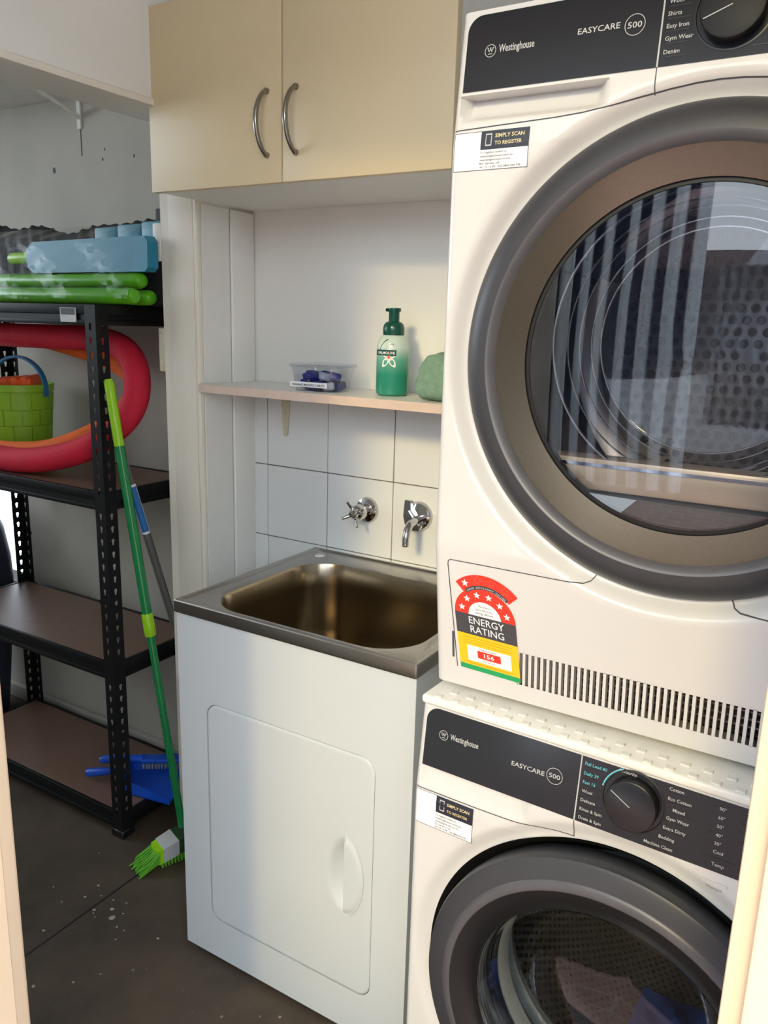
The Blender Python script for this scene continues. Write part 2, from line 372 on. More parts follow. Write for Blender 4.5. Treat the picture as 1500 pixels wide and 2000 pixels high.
struct(MB().box(-0.20, 1.45, YF - 0.1, 0.75, HC, HC + 0.08).build('ceiling', CEIL, smooth=0))
struct(MB().box(-0.20, 5.5, -1.95, YF - 0.1, HC, HC + 0.08).build('ceiling_added_eave', CEIL, smooth=0))  # added unseen eave, keeps bright sky out of the fascia reflections
struct(MB().box(GX0, -0.20, GY0, 0.75, HC, HC + 0.08).build('ceiling_garage', CEIL, smooth=0))
wn = MB()
for a in ((wx0, wx1, wz0, wz0 + 0.03), (wx0, wx1, wz1 - 0.03, wz1), (wx0, wx0 + 0.03, wz0, wz1), (wx1 - 0.03, wx1, wz0, wz1)): wn.box(a[0], a[1], YG + 0.02, YG + 0.07, a[2], a[3])
wn = struct(wn.build('window_1', WHITE, smooth=0))
MB().box(wx0 + 0.02, wx1 - 0.02, YG + 0.043, YG + 0.047, wz0 + 0.02, wz1 - 0.02).build('pane', PANE, wn, smooth=0)
struct(MB().box(GX0, -0.31, YG - 0.022, YG + 0.001, 0, 0.05, 0.006, 2).build('baseboard_garage', GWALL))
# nail holes and a thin crack in the garage wall
for (x, z, r) in ((-1.0, 1.76, 0.006), (-0.79, 1.775, 0.003), (-0.665, 1.775, 0.003), (-0.85, 1.585, 0.003), (-0.852, 1.565, 0.003), (-0.78, 1.80, 0.0025)):
    MB().lathe([(0.0001, 0), (r, 0), (r * 0.8, 0.001)], 10, lambda q, t, a, x=x, z=z: (x + q * math.cos(t), YG - 0.0006 - a * 0.2, z + q * math.sin(t) * 1.4)).build('nail_hole', RUBBER, wg)

# ================================================================== WALL SHELF HIGH IN THE GARAGE
sh = thing('wall_shelf', 'high white shelf with diagonal metal bracket on the garage wall', 'shelf', (-1.25, YG, 1.945))
MB().box(-0.75, 0.10, -0.26, 0.0, 0.0, 0.02, 0.001, 1).build('board', WHITE, sh)
b = MB().box(0.375 - 0.007, 0.375 + 0.007, -0.006, -0.001, -0.085, 0.0); b.box(0.368, 0.382, -0.20, -0.001, -0.006, 0.0)
b.tube([(0.375, -0.004, -0.055), (0.375, -0.17, -0.004)], 0.007, 8)
b.build('bracket', WHITE, sh)
MB().box(0.10, 0.42, -0.26, 0.0, 0.0, 0.02, 0.001, 1).build('board', WHITE, sh)
MB().box(0.3735, 0.3755, -0.0012, -0.0002, -0.155, -0.075).build('crack_line', GAP, sh)

# ================================================================== CUPBOARD ABOVE THE TUB
cu = thing('wall_cupboard', 'cream two-door wall cupboard mounted above the laundry tub', 'cupboard', (XW, 0, 1.6038))
Yc = 0.1811
ca = MB().box(0.002, 0.685, Yc + 0.018, YB + 0.006, 0.001, 0.345, 0.001, 1)
ca.build('carcass', WLAM, cu)
def cdoor(x0, x1, hx):
    d = MB().box(x0, x1, Yc, Yc + 0.0165, 0.0, 0.346, 0.0012, 2).build('door', CREAM, cu)
    pts = []
    for k in range(17):
        t = k / 16 * 2 - 1
        pts.append((hx, Yc - 0.003 - 0.030 * (1 - t * t) ** 0.75, 0.104 + 0.056 * t))
    h = MB().tube(pts, [0.0052 - 0.0012 * abs(k / 8 - 1) for k in range(17)], 10)
    for s in (-1, 1): h.tube([(hx, Yc + 0.001, 0.104 + s * 0.055), (hx, Yc - 0.006, 0.104 + s * 0.0555)], [0.006, 0.0045], 10)
    h.build('handle', NICKEL, d)
cdoor(-0.0085, 0.332, 0.2985)
cdoor(0.335, 0.6855, 0.366)

# ================================================================== SHELF OVER THE SPLASHBACK
ZS = 1.2056
sf = thing('laundry_shelf', 'narrow white shelf with pinkish edge strip above the tap tiles', 'shelf', (XW, 0, ZS))
MB().box(0.0045, 0.845, 0.2935, YB + 0.006, -0.018, 0.0, 0.0006, 1).build('board', WLAM, sf)
MB().box(0.0005, 0.845, 0.2905, 0.2933, -0.0185, 0.0002, 0.0006, 1).build('edge_strip', SHEDGE, sf)
br = MB()
br.prism([(0.094, -0.018), (0.122, -0.018), (0.1145, -0.125), (0.1105, -0.130), (0.1055, -0.130), (0.1015, -0.125)], lambda x, y, d: (x, YB - 0.001 - d, y), 0.0, 0.003)
br.box(0.1065, 0.1095, 0.33, YB - 0.003, -0.024, -0.0185)
br.lathe([(0.0001, 0.0045), (0.004, 0.0045), (0.0045, 0.003)], 10, lambda r, t, a: (0.108 + r * math.cos(t), YB - a, -0.119 + r * math.sin(t)))
br.build('bracket', BRKT, sf)

# ================================================================== LAUNDRY TUB
W, D, HT, LIP = 0.5543, 0.4802, 0.809, 0.0234
tb = thing('laundry_tub', 'white laundry tub cabinet with stainless steel basin top', 'laundry tub', (0, 0, 0))
DX0, DX1, DZ0, DZ1 = 0.0785, 0.4750, 0.106, 0.6055
# cabinet: front skin with a door cut-out, sides and plinth
out = [(0.003, 0.012), (W - 0.003, 0.012), (W - 0.003, HT - LIP + 0.001), (0.003, HT - LIP + 0.001)]
hole = rrect2(DX0 - 0.0016, DX1 + 0.0016, DZ0 - 0.0016, DZ1 + 0.0016, 0.0305, 8)
cb = MB().prism([out, hole], lambda x, y, d: (x, 0.006 + d, y), 0.0, 0.012)
cb.box(0.003, 0.018, 0.018, D - 0.012, 0.0, HT - LIP); cb.box(W - 0.018, W - 0.003, 0.018, D - 0.012, 0.0, HT - LIP)
cb.box(0.003, W - 0.003, D - 0.014, D - 0.004, 0.0, HT - LIP); cb.box(0.018, W - 0.018, 0.025, D - 0.014, 0.02, 0.03)
cb.build('cabinet', ENAMEL, tb)
MB().box(0.03, W - 0.03, 0.034, 0.040, 0.0, 0.62).build('door_gap', GAP, tb)
MB().box(0.012, W - 0.012, 0.03, 0.04, 0.0, 0.014).build('plinth', BLACK, tb)
# door: heightfield with oval scoop
HX, HZ, HA, HB = 0.4175, 0.352, 0.040, 0.083
def doorv(x, z):
    q = ((x - HX) / HA) ** 2 + ((z - HZ) / HB) ** 2
    y = 0.0055
    if q < 1.0:
        if x < HX: y += 0.020 * smooth01((1 - math.sqrt(q)) * 1.7)
        else: y += -0.0045 * smooth01((1 - q) * 3.0)
    return y
lp = rrect2(DX0, DX1, DZ0, DZ1, 0.029, 8)
NXg, NZg = 132, 166
V = []; F = []
cxd, czd = (DX0 + DX1) / 2, (DZ0 + DZ1) / 2
for j in range(NZg + 1):
    for i in range(NXg + 1):
        x = DX0 + (DX1 - DX0) * i / NXg; z = DZ0 + (DZ1 - DZ0) * j / NZg
        # pull grid corners onto the rounded outline
        rx = max(0, abs(x - cxd) - ((DX1 - DX0) / 2 - 0.029)); rz = max(0, abs(z - czd) - ((DZ1 - DZ0) / 2 - 0.029))
        if rx > 0 and rz > 0:
            m_ = max(rx, rz); L_ = math.hypot(rx, rz); k = m_ / L_
            x = cxd + math.copysign((DX1 - DX0) / 2 - 0.029 + rx * k, x - cxd); z = czd + math.copysign((DZ1 - DZ0) / 2 - 0.029 + rz * k, z - czd)
        V.append((x, doorv(x, z) if 0 < i < NXg and 0 < j < NZg else 0.0075, z))
for j in range(NZg):
    for i in range(NXg):
        a = j * (NXg + 1) + i; F.append((a, a + 1, a + NXg + 2, a + NXg + 1))
dm = MB().add(V, F); dd = dm.build('door', ENAMEL, tb, smooth=50)
hp = []
for k in range(25):
    t = -PI / 2 + PI * k / 24; hp.append((HX + HA * math.cos(t) - 0.0004, 0.0043, HZ + HB * math.sin(t)))
MB().tube(hp, 0.0014, 6).build('handle_rim', ENAMEL, dd)
MB().box(HX - 0.0012, HX + 0.0006, 0.0015, 0.018, HZ - HB + 0.006, HZ + HB - 0.006).build('handle_edge', ENAMEL, dd, smooth=0)
# steel top
def rr(n, x0, x1, y0, y1, r):
    P = []
    per = n // 4
    for (cx, cy, a) in ((x0 + r, y0 + r, PI), (x1 - r, y0 + r, 1.5 * PI), (x1 - r, y1 - r, 0), (x0 + r, y1 - r, 0.5 * PI)):
        for k in range(per): P.append((cx + r * math.cos(a + 0.5 * PI * k / (per - 1)), cy + r * math.sin(a + 0.5 * PI * k / (per - 1))))
    return P
BX0, BX1, BY0, BY1 = 0.047, 0.508, 0.030, 0.408
N = 96
rings = [(rr(N, 0.001, W - 0.001, 0.001, D - 0.001, 0.003), HT - LIP - 0.002), (rr(N, 0, W, 0, D, 0.003), HT - LIP), (rr(N, 0, W, 0, D, 0.003), HT - 0.002), (rr(N, 0.0015, W - 0.0015, 0.0015, D - 0.0015, 0.003), HT),
         (rr(N, 0.009, W - 0.009, 0.009, D - 0.009, 0.006), HT + 0.0005), (rr(N, 0.014, W - 0.014, 0.013, D - 0.014, 0.010), HT - 0.0035),
         (rr(N, BX0 - 0.008, BX1 + 0.008, BY0 - 0.008, BY1 + 0.008, 0.098), HT - 0.004), (rr(N, BX0, BX1, BY0, BY1, 0.092), HT - 0.007), (rr(N, BX0 + 0.003, BX1 - 0.003, BY0 + 0.003, BY1 - 0.003, 0.09), HT - 0.014)]
top = MB()
for P, z in rings[:8]: top.v += [(x, y, z) for x, y in P]
for i in range(7):
    for k in range(N): top.f.append((i * N + k, i * N + (k + 1) % N, (i + 1) * N + (k + 1) % N, (i + 1) * N + k))
stp = top.build('steel_top', STEEL, tb, smooth=35)
bw = MB()
br_ = [(0, 0.092, -0.007), (0.003, 0.09, -0.014), (0.006, 0.088, -0.06), (0.012, 0.085, -0.16), (0.016, 0.082, -0.20), (0.026, 0.078, -0.218), (0.05, 0.07, -0.224), (0.12, 0.05, -0.228), (0.17, 0.01, -0.230)]
for off, r, dz in br_: bw.v += [(x, y, HT + dz) for x, y in rr(N, BX0 + off, BX1 - off, BY0 + off, BY1 - off, r)]
for i in range(len(br_) - 1):
    for k in range(N): bw.f.append((i * N + k, i * N + (k + 1) % N, (i + 1) * N + (k + 1) % N, (i + 1) * N + k))
bw.f.append(tuple((len(br_) - 1) * N + k for k in range(N)))
bo = bw.build('basin', STEELIN, tb, smooth=60)
MB().lathe([(0.0001, 0.004), (0.018, 0.004), (0.026, 0.002), (0.028, 0)], 24, lambda r, t, a: (0.28 + r * math.cos(t), 0.22 + r * math.sin(t), HT - 0.2295 + a)).build('waste_outlet', CHROME, bo)
MB().lathe([(0.0001, 0.0025), (0.010, 0.0025), (0.0125, 0.0), (0.0125, -0.003)], 24, lambda r, t, a: (0.047 + r * math.cos(t), 0.431 + r * math.sin(t), HT - 0.0035 + a)).build('hole_cap', WHITE, stp)

# ================================================================== TAPS
tp = thing('wall_tap', 'chrome cross-handle tap on the tile above the basin', 'tap', (0.1489, YB, 0.925))
MB().lathe([(0.0305, 0.0), (0.0305, -0.003), (0.028, -0.008), (0.020, -0.011), (0.014, -0.012)], 40, lambda r, t, a: (r * math.cos(t), a, r * math.sin(t))).build('flange', CHROME, tp)
MB().lathe([(0.014, -0.010), (0.0145, -0.022), (0.017, -0.024), (0.0185, -0.032), (0.0185, -0.048), (0.014, -0.055), (0.009, -0.058), (0.0001, -0.060)], 32, lambda r, t, a: (r * math.cos(t), a, r * math.sin(t))).build('body', CHROME, tp)
hd = MB()
for k in range(4):
    a = PI / 4 * 0.6 + k * PI / 2
    hd.tube([(0.010 * math.cos(a), -0.052, 0.010 * math.sin(a)), (0.020 * math.cos(a), -0.060, 0.020 * math.sin(a)), (0.031 * math.cos(a), -0.066, 0.031 * math.sin(a))], [0.0055, 0.0042, 0.0034], 10)
hd.lathe([(0.011, -0.052), (0.0115, -0.062), (0.008, -0.067), (0.0001, -0.068)], 24, lambda r, t, a: (r * math.cos(t), a, r * math.sin(t)))
hd.build('cross_handle', CHROME, tp)
sp = thing('wall_spout', 'chrome wall spout with round flange beside the dryer edge', 'tap', (0.2892, YB, 0.931))
MB().lathe([(0.0335, 0.0), (0.0335, -0.004), (0.030, -0.010), (0.020, -0.013), (0.0001, -0.014)], 40, lambda r, t, a: (r * math.cos(t), a, r * math.sin(t))).build('flange', CHROME, sp)
lv = MB().prism([(-0.028, 0.036), (-0.013, 0.036), (-0.012, 0.016), (0.016, -0.018), (0.010, -0.030), (-0.010, -0.032), (-0.026, -0.020), (-0.031, 0.0)], lambda x, y, d: (x, -d, y), 0.012, 0.022)
lv.build('backplate', CHROME, sp)
MB().tube([(-0.014, -0.026, 0.014), (0.012, -0.026, -0.018)], 0.0035, 8).build('rib', CHROME, sp)
MB().tube([(0.006, -0.012, -0.004), (0.008, -0.040, -0.004), (0.010, -0.064, -0.008), (0.0115, -0.078, -0.020), (0.012, -0.083, -0.036), (0.012, -0.083, -0.052)], [0.009, 0.009, 0.0088, 0.0085, 0.008, 0.0078], 14).build('spout', CHROME, sp)

# ================================================================== THINGS ON THE SHELF
bx = thing('storage_container', 'clear plastic container of blue tablets on the laundry shelf', 'container', (0.094, 0.372, ZS), 0.04)
def taper(w0, d0, w1, d1, z0, z1, r0, r1, th, n=40):
    m = MB()
    R = [(w0, d0, z0, r0), (w1, d1, z1, r1), (w1 - th, d1 - th, z1, r1), (w0 - th, d0 - th, z0 + th, r0)]
    for (w_, d_, z, r) in R: m.v += [(x, y, z) for x, y in rr(n, -w_ / 2, w_ / 2, -d_ / 2, d_ / 2, r)]
    for i in range(3):
        for k in range(n): m.f.append((i * n + k, i * n + (k + 1) % n, (i + 1) * n + (k + 1) % n, (i + 1) * n + k))
    m.f.append(tuple(reversed(range(n)))); m.f.append(tuple(3 * n + k for k in range(n)))
    return m
taper(0.106, 0.078, 0.122, 0.096, 0.0005, 0.052, 0.018, 0.02, 0.002).build('tub', PLAST, bx)
lid = taper(0.129, 0.102, 0.129, 0.102, 0.052, 0.058, 0.022, 0.022, 0.001)
lid.v += []
lid.build('lid', PLAST, bx)
tb_ = MB().box(-0.056, 0.040, -0.038, -0.0372, 0.013, 0.024)
tb_ = tb_.build('name_strip', STICK, bx, smooth=0); tb_.rotation_euler = (0.10, 0, 0); tb_.location = (0, -0.0065, 0)
tl = MB().text('WASHING MACHINE TABLETS', -0.008, 0.0158, lambda x, y: (x, -0.0385, y), width=0.084, align='C', bold=0.02); tl.build('lettering', INK, tb_, smooth=0)
k = 0
for (x, y, z, mt) in ((-0.034, -0.016, 0.010, TABB), (-0.004, -0.018, 0.010, TABB), (0.026, -0.014, 0.010, TABW), (-0.030, 0.012, 0.010, TABB), (0.002, 0.014, 0.010, TABB), (0.034, 0.014, 0.010, TABB), (-0.026, -0.006, 0.030, TABB), (0.006, 0.0, 0.029, TABW), (0.038, -0.004, 0.029, TABB), (-0.010, 0.018, 0.031, TABB), (-0.045, 0.010, 0.029, TABB)):
    c = MB().box(-0.0155, 0.0155, -0.0125, 0.0125, -0.0085, 0.0085, 0.005, 3).build('detergent_tablet', mt, None, loc=(0.094 + x * 0.92, 0.372 + y, ZS + z + 0.001))
    c.rotation_euler = (random.uniform(-.3, .3), random.uniform(-.4, .4), random.uniform(-1, 1))
    tag(c, ('dark blue' if mt is TABB else 'whitish') + ' detergent tablet inside the clear shelf container', 'tablet', ('blue' if mt is TABB else 'white') + ' tablets in the container')

bt = thing('soap_bottle', 'green foaming hand soap pump bottle on the shelf', 'soap bottle', (0.2585, 0.392, ZS), 0.0)
RB = 0.0345
MB().lathe([(0.0001, 0.0008), (0.030, 0.0008), (0.0335, 0.004), (RB, 0.012), (RB, 0.095), (0.0335, 0.106), (0.030, 0.115), (0.0245, 0.1225), (0.020, 0.125), (0.0001, 0.125)], 48).build('body', SOAP, bt)
MB().lathe([(0.0215, 0.123), (0.0225, 0.126), (0.0225, 0.138), (0.021, 0.145), (0.0165, 0.150), (0.0112, 0.152), (0.0112, 0.170), (0.0118, 0.172), (0.0118, 0.1765), (0.0001, 0.178)], 40).build('collar', SOAPD, bt)
ph = MB().lathe([(0.0135, 0.171), (0.0145, 0.174), (0.0140, 0.1785), (0.0001, 0.1795)], 32)
ph.prism([(-0.006, 0.0), (0.006, 0.0), (0.0045, 0.019), (-0.0045, 0.019)], lambda x, y, d: (-y * 0.45 - 0.003, -y * 0.9 * 0.9, 0.1715 + d), 0.0, 0.006)
ph.build('pump_head', SOAPD, bt)
A0 = math.atan2(CAM.y - 0.392, CAM.x - 0.2585)
def cyl(u, z, o=0.0006):
    a = A0 - 0.08 + u / RB; return ((RB + o) * math.cos(a), (RB + o) * math.sin(a), z)
MB().flat([(-0.042 + 0.003 * i, z) for z in (0.083, 0.0945) for i in range(18)], [(i, i + 1, i + 19, i + 18) for i in range(17)], lambda x, y: cyl(x, y, 0.0009)).build('name_band', SOAPD, bt, smooth=0)
MB().text('PALMOLIVE', -0.0315, 0.086, lambda x, y: cyl(x, y, 0.0014), width=0.038, bold=0.02).build('lettering', STICK, bt, smooth=0)
fl = MB()
for ang, L_ in ((-2.15, 0.026), (-1.0, 0.026), (0.45, 0.017), (2.6, 0.015), (1.5, 0.020)):
    P = []
    for k in range(9):
        t = k / 8; P.append((t * L_, 0.0062 * math.sin(PI * t) ** 0.8))
    for k in range(7, 0, -1):
        t = k / 8; P.append((t * L_, -0.0062 * math.sin(PI * t) ** 0.8))
    c, s_ = math.cos(ang), math.sin(ang)
    fl.flat(*tess([(-0.006 + x * c - y * s_, 0.081 + x * s_ + y * c) for x, y in P]), lambda x, y: cyl(x, y, 0.0004))
fl.build('flower_print', STICK, bt, smooth=0)
MB().flat(*tess(circle2(0.0032, 10, -0.006, 0.0800)), lambda x, y: cyl(x, y, 0.0008)).build('flower_centre', TOYO, bt, smooth=0)
vn = MB(); 
for path in ([(-0.028, 0.095), (-0.024, 0.104), (-0.018, 0.111), (-0.010, 0.116)], [(-0.005, 0.104), (0.0, 0.107), (0.004, 0.104)]):
    vn.tube([cyl(x, min(y, 0.108) if False else y, 0.0 if y < 0.1 else -0.0012 - max(0, y - 0.104) * 0.28) for x, y in path], 0.0011, 6)
vn.build('stem_print', INK, bt)

cl = MB()
NU, NV = 48, 30
V = []; F = []
for j in range(NV + 1):
    a = PI * j / NV
    for i in range(NU):
        t = 2 * PI * i / NU
        sx, sy, sz = math.sin(a) * math.cos(t), math.sin(a) * math.sin(t), math.cos(a)
        e = lambda q, p: math.copysign(abs(q) ** p, q)
        x, y, z = 0.075 * e(sx, 0.5), 0.055 * e(sy, 0.5), 0.047 + 0.047 * e(sz, 0.55)
        x += 0.016 * (z / 0.094) * (1 if x < 0 else 0.2) * 1.6
        wv = 0.0012 * math.sin(x * 240 + z * 120) + 0.0010 * math.sin(z * 330 - x * 150)
        nrm = Vector((sx, sy, sz)); p = Vector((x, y, z)) + nrm * wv
        V.append(p[:])
for j in range(NV):
    for i in range(NU): F.append((j * NU + i, j * NU + (i + 1) % NU, (j + 1) * NU + (i + 1) % NU, (j + 1) * NU + i))
cl.add(V, F)
tag(cl.build('folded_cloth', CLOTH, None, smooth=60, loc=(0.410, 0.368, ZS + 0.001)), 'pale green folded textured cloth on the shelf beside the soap', 'cloth')

# ================================================================== WASHER AND DRYER
STAR = [(math.cos(PI / 2 + k * PI / 5) * (1.0 if k % 2 == 0 else 0.42), math.sin(PI / 2 + k * PI / 5) * (1.0 if k % 2 == 0 else 0.42)) for k in range(10)]
def machine(kind, root, HZC, RH):
    dryer = kind == 'dryer'
    CXD = 0.2985
    BOT = 0.0
    def base(h):
        v = 0.0
        if h > 0.70: v += 0.018 * (h - 0.70) / 0.15
        if dryer and h < 0.21:
            v += 0.028 * (0.21 - h) / 0.21
        return v
    hb0, hb1, hu0, hu1 = (0.7265, 0.7575, 0.0085, 0.187) if dryer else (0.7165, 0.7465, 0.006, 0.177)
    def rec(u, h):      # scooped drawer grip under the dark panel
        if not (hu0 < u < hu1 and hb0 < h < hb1): return 0.0
        e = min(smooth01((u - hu0) / 0.010), smooth01((hu1 - u) / 0.020), smooth01((h - hb0) / 0.008), smooth01((hb1 - h) / 0.0015))
        k = 0.024 if dryer else 0.009
        return k * e * (0.35 + 0.65 * (h - hb0) / (hb1 - hb0))
    def f(u, h, deco=True):
        v = base(h)
        e = 0.011
        if u < e: v += e - math.sqrt(max(0, e * e - (e - u) ** 2))
        if u > 0.597 - e: v += e - math.sqrt(max(0, e * e - (u - 0.597 + e) ** 2))
        if deco:
            r = math.hypot(u - CXD, h - HZC)
            if dryer: v += 0.019 * smooth01((0.294 - r) / 0.026)
            else: v += 0.009 * smooth01((0.290 - r) / 0.026)
            v += rec(u, h)
        return v
    TOP = 0.85 if dryer else 0.8365
    B0 = 0.004 if dryer else 0.02
    # non-uniform grid front
    def lines(a, b, step, keys):
        n = int((b - a) / step); L = [a + (b - a) * i / n for i in range(n + 1)] + list(keys)
        L = sorted(L); o = [L[0]]
        for x in L[1:]:
            if x - o[-1] > 0.0006: o.append(x)
            elif x in keys: o[-1] = x
        return o
    VU0, VU1, VH0, VH1 = 0.1235, 0.562, 0.0295, 0.0770
    U = lines(0.0, 0.597, 0.0042, [0.001, 0.002, 0.004, 0.007, hu0, hu1, 0.596, 0.595, 0.593] + ([VU0, VU1] if dryer else []))
    H = lines(B0, TOP, 0.0042, [0.21, 0.70, hb0, hb1, hb1 - 0.0016] + ([VH0, VH1] if dryer else []))
    V = []; idx = {}
    for j, h in enumerate(H):
        for i, u in enumerate(U):
            uu, hh = u, h
            r = math.hypot(u - CXD, h - HZC)
            if abs(r - RH) < 0.0031 and r > 0: uu, hh = CXD + (u - CXD) * RH / r, HZC + (h - HZC) * RH / r
            idx[i, j] = len(V); V.append((uu, f(uu, hh), hh))
    F = []
    for j in range(len(H) - 1):
        for i in range(len(U) - 1):
            um, hm = (U[i] + U[i + 1]) / 2, (H[j] + H[j + 1]) / 2
            q = (idx[i, j], idx[i + 1, j], idx[i + 1, j + 1], idx[i, j + 1])
            rc = sum(math.hypot(V[a][0] - CXD, V[a][2] - HZC) for a in q) / 4
            if rc < RH: continue
            if dryer and VU0 < um < VU1 and VH0 < hm < VH1: continue
            F.append(q)
    m = MB().add(V, F)
    # rim returning to the case
    for j in range(len(H) - 1):
        for i in (0, len(U) - 1):
            a, b_ = V[idx[i, j]], V[idx[i, j + 1]]
            m.add([a, b_, (b_[0], 0.045, b_[2]), (a[0], 0.045, a[2])], [(0, 1, 2, 3)])
    for i in range(len(U) - 1):
        for j in (0, len(H) - 1):
            a, b_ = V[idx[i, j]], V[idx[i + 1, j]]
            m.add([a, b_, (b_[0], 0.045, b_[2]), (a[0], 0.045, a[2])], [(0, 1, 2, 3)])
    front = m.build('front_panel', APPL, root, smooth=50)
    # case behind: four walls
    dep = 0.60
    c = MB().box(0.0, 0.012, 0.044, dep, B0, TOP); c.box(0.585, 0.597, 0.044, dep, B0, TOP); c.box(0.0, 0.597, dep - 0.012, dep, B0, TOP); c.box(0.0, 0.597, 0.045, dep, TOP - 0.012, TOP); c.box(0.0, 0.597, 0.05, dep, B0, B0 + 0.01)
    c.build('case', APPL, root, smooth=0)
    P = lambda o: (lambda x, y: (x, f(x, y) - o, y))
    PF = lambda o: (lambda x, y: (x, base(y) - o, y))
    # dark fascia in two pieces
    fz0 = 0.7610 if dryer else 0.7485
    fz1 = 0.8440 if dryer else 0.8335
    pr = lambda x, y, d: (x, base(y) - d, y)
    fa = MB().prism(rrect2(0.0105, 0.2332, fz0, fz1, 0.018, 8, (0, 0, 0, 1)), pr, -0.004, 0.0012).build('drawer_fascia', FASCIA, root)
    fb = MB().prism(rrect2(0.2352, 0.586, fz0, fz1, 0.018, 8, (0, 0, 1, 0)), pr, -0.004, 0.0012).build('control_panel', FASCIA, root)
    # divider and seams as narrow dark gaps
    def ribbon(path, wd, o=0.0004, fn=None):
        fn = fn or P(o); g = MB()
        pts = []
        for k in range(len(path) - 1):
            a, b_ = path[k], path[k + 1]; n = max(1, int(math.hypot(b_[0] - a[0], b_[1] - a[1]) / 0.004))
            for q in range(n): pts.append((a[0] + (b_[0] - a[0]) * q / n, a[1] + (b_[1] - a[1]) * q / n))
        pts.append(path[-1])
        L = []; R = []
        for k in range(len(pts)):
            a = pts[max(0, k - 1)]; b_ = pts[min(len(pts) - 1, k + 1)]; dx, dy = b_[0] - a[0], b_[1] - a[1]; l_ = math.hypot(dx, dy); nx, ny = -dy / l_ * wd / 2, dx / l_ * wd / 2
            L.append((pts[k][0] + nx, pts[k][1] + ny)); R.append((pts[k][0] - nx, pts[k][1] - ny))
        VV = L + R; n = len(pts)
        return g.flat(VV, [(k, k + 1, n + k + 1, n + k) for k in range(n - 1)], fn)
    if dryer: seam = [(0.0005, 0.7185), (0.06, 0.7205), (0.13, 0.7225), (0.16, 0.7245), (0.19, 0.7285), (0.22, 0.7345), (0.2495, 0.7395), (0.275, 0.7425), (0.2985, 0.7435), (0.322, 0.7425), (0.348, 0.7395), (0.377, 0.7345), (0.407, 0.7285), (0.437, 0.7245), (0.467, 0.7225), (0.5965, 0.7185)]
    else: seam = [(0.0005, 0.7135), (0.10, 0.7140), (0.14, 0.7150), (0.17, 0.7165), (0.21, 0.7205), (0.235, 0.7215)]
    ribbon(seam, 0.0013).build('panel_seam', GAP, root, smooth=0)
    ribbon([(0.2342, 0.735 if dryer else 0.7215), (0.2342, fz0)], 0.0011).build('panel_seam', GAP, root, smooth=0)
    ribbon([(0.2342, fz0), (0.2342, fz1 + 0.004)], 0.0016, 0.0009, PF(0.0009)).build('light_strip', LETTER, root, smooth=0)
    # lettering left piece
    L1 = MB(); hW = 0.7985 if dryer else 0.788; o = 0.0016
    if dryer: wx, wh, ex, eh, cx_, ch_ = 0.052, 0.8005, 0.1445, 0.8055, 0.2062, 0.8065
    else: wx, wh, ex, eh, cx_, ch_ = 0.050, 0.8015, 0.1430, 0.794, 0.2025, 0.7985
    if not dryer: wh -= 0.005; eh -= 0.003; ch_ -= 0.003
    L1.text('Westinghouse', wx, wh, PF(o), width=0.043, height=0.0082, bold=0.012)
    L1.flat(*tess(circle2(0.0070, 28, wx - 0.0105, wh + 0.0028), circle2(0.0063, 28, wx - 0.0105, wh + 0.0028)), PF(o))
    for dx in (-0.0032, 0, 0.0032): L1.flat(*tess(circle2(0.0008, 8, wx - 0.0105 + dx, wh + 0.0058)), PF(o))
    for s_ in ([(-0.0032, 0.0052), (-0.0016, 0.0018)], [(-0.0016, 0.0018), (0, 0.0052)], [(0, 0.0052), (0.0016, 0.0018)], [(0.0016, 0.0018), (0.0032, 0.0052)], [(-0.0026, -0.0006), (0.0026, -0.0006)]):
        (x0, y0), (x1, y1) = s_; l_ = math.hypot(x1 - x0, y1 - y0); nx, ny = -(y1 - y0) / l_ * 0.0004, (x1 - x0) / l_ * 0.0004
        L1.flat([(wx - 0.0105 + a, wh + b_) for a, b_ in ((x0 + nx, y0 + ny), (x0 - nx, y0 - ny), (x1 - nx, y1 - ny), (x1 + nx, y1 + ny))], [(0, 1, 2, 3)], PF(o))
    L1.text('EASYCARE', ex, eh, PF(o), width=0.046, height=0.0060, bold=0.008)
    L1.flat(*tess(circle2(0.0108, 40, cx_, ch_), circle2(0.0101, 40, cx_, ch_)), PF(o))
    L1.text('500', cx_, ch_ - 0.0030, PF(o), width=0.0150, height=0.0060, align='C', bold=0.008)
    L1.build('lettering', LETTER, fa, smooth=0)
    # control side
    L2 = MB(); L3 = MB(); LN = MB()
    kz = 0.8060 if dryer else 0.7975
    def line(x0, x1, h): LN.flat([(x0, h), (x1, h), (x1, h + 0.0007), (x0, h + 0.0007)], [(0, 1, 2, 3)], PF(o))
    if dryer:
        for s_, h in (('Wool', 0.8215), ('Shirts', 0.8095), ('Easy Iron', 0.7975), ('Gym Wear', 0.7855), ('Denim', 0.7725)):
            L2.text(s_, 0.2395, h, PF(o), height=0.0043, bold=0.005); line(0.2395, 0.262, h - 0.0032)
        for s_, h in (('Cotton', 0.8215), ('Eco Cotton', 0.8095), ('Mixed', 0.7975), ('Towels', 0.7855)): L2.text(s_, 0.352, h, PF(o), height=0.0043)
        line(0.325, 0.375, 0.7690)
    else:
        for s_, h, M_ in (('Full Load 60', 0.8235, L3), ('Daily 39', 0.811, L3), ('Fast 15', 0.7995, L3), ('Wool', 0.788, L2), ('Delicate', 0.776, L2), ('Rinse & Spin', 0.7645, L2), ('Drain & Spin', 0.7530, L2)):
            M_.text(s_, 0.2395, h, PF(o), height=0.0040, bold=0.006); line(0.2395, 0.266, h - 0.0030)
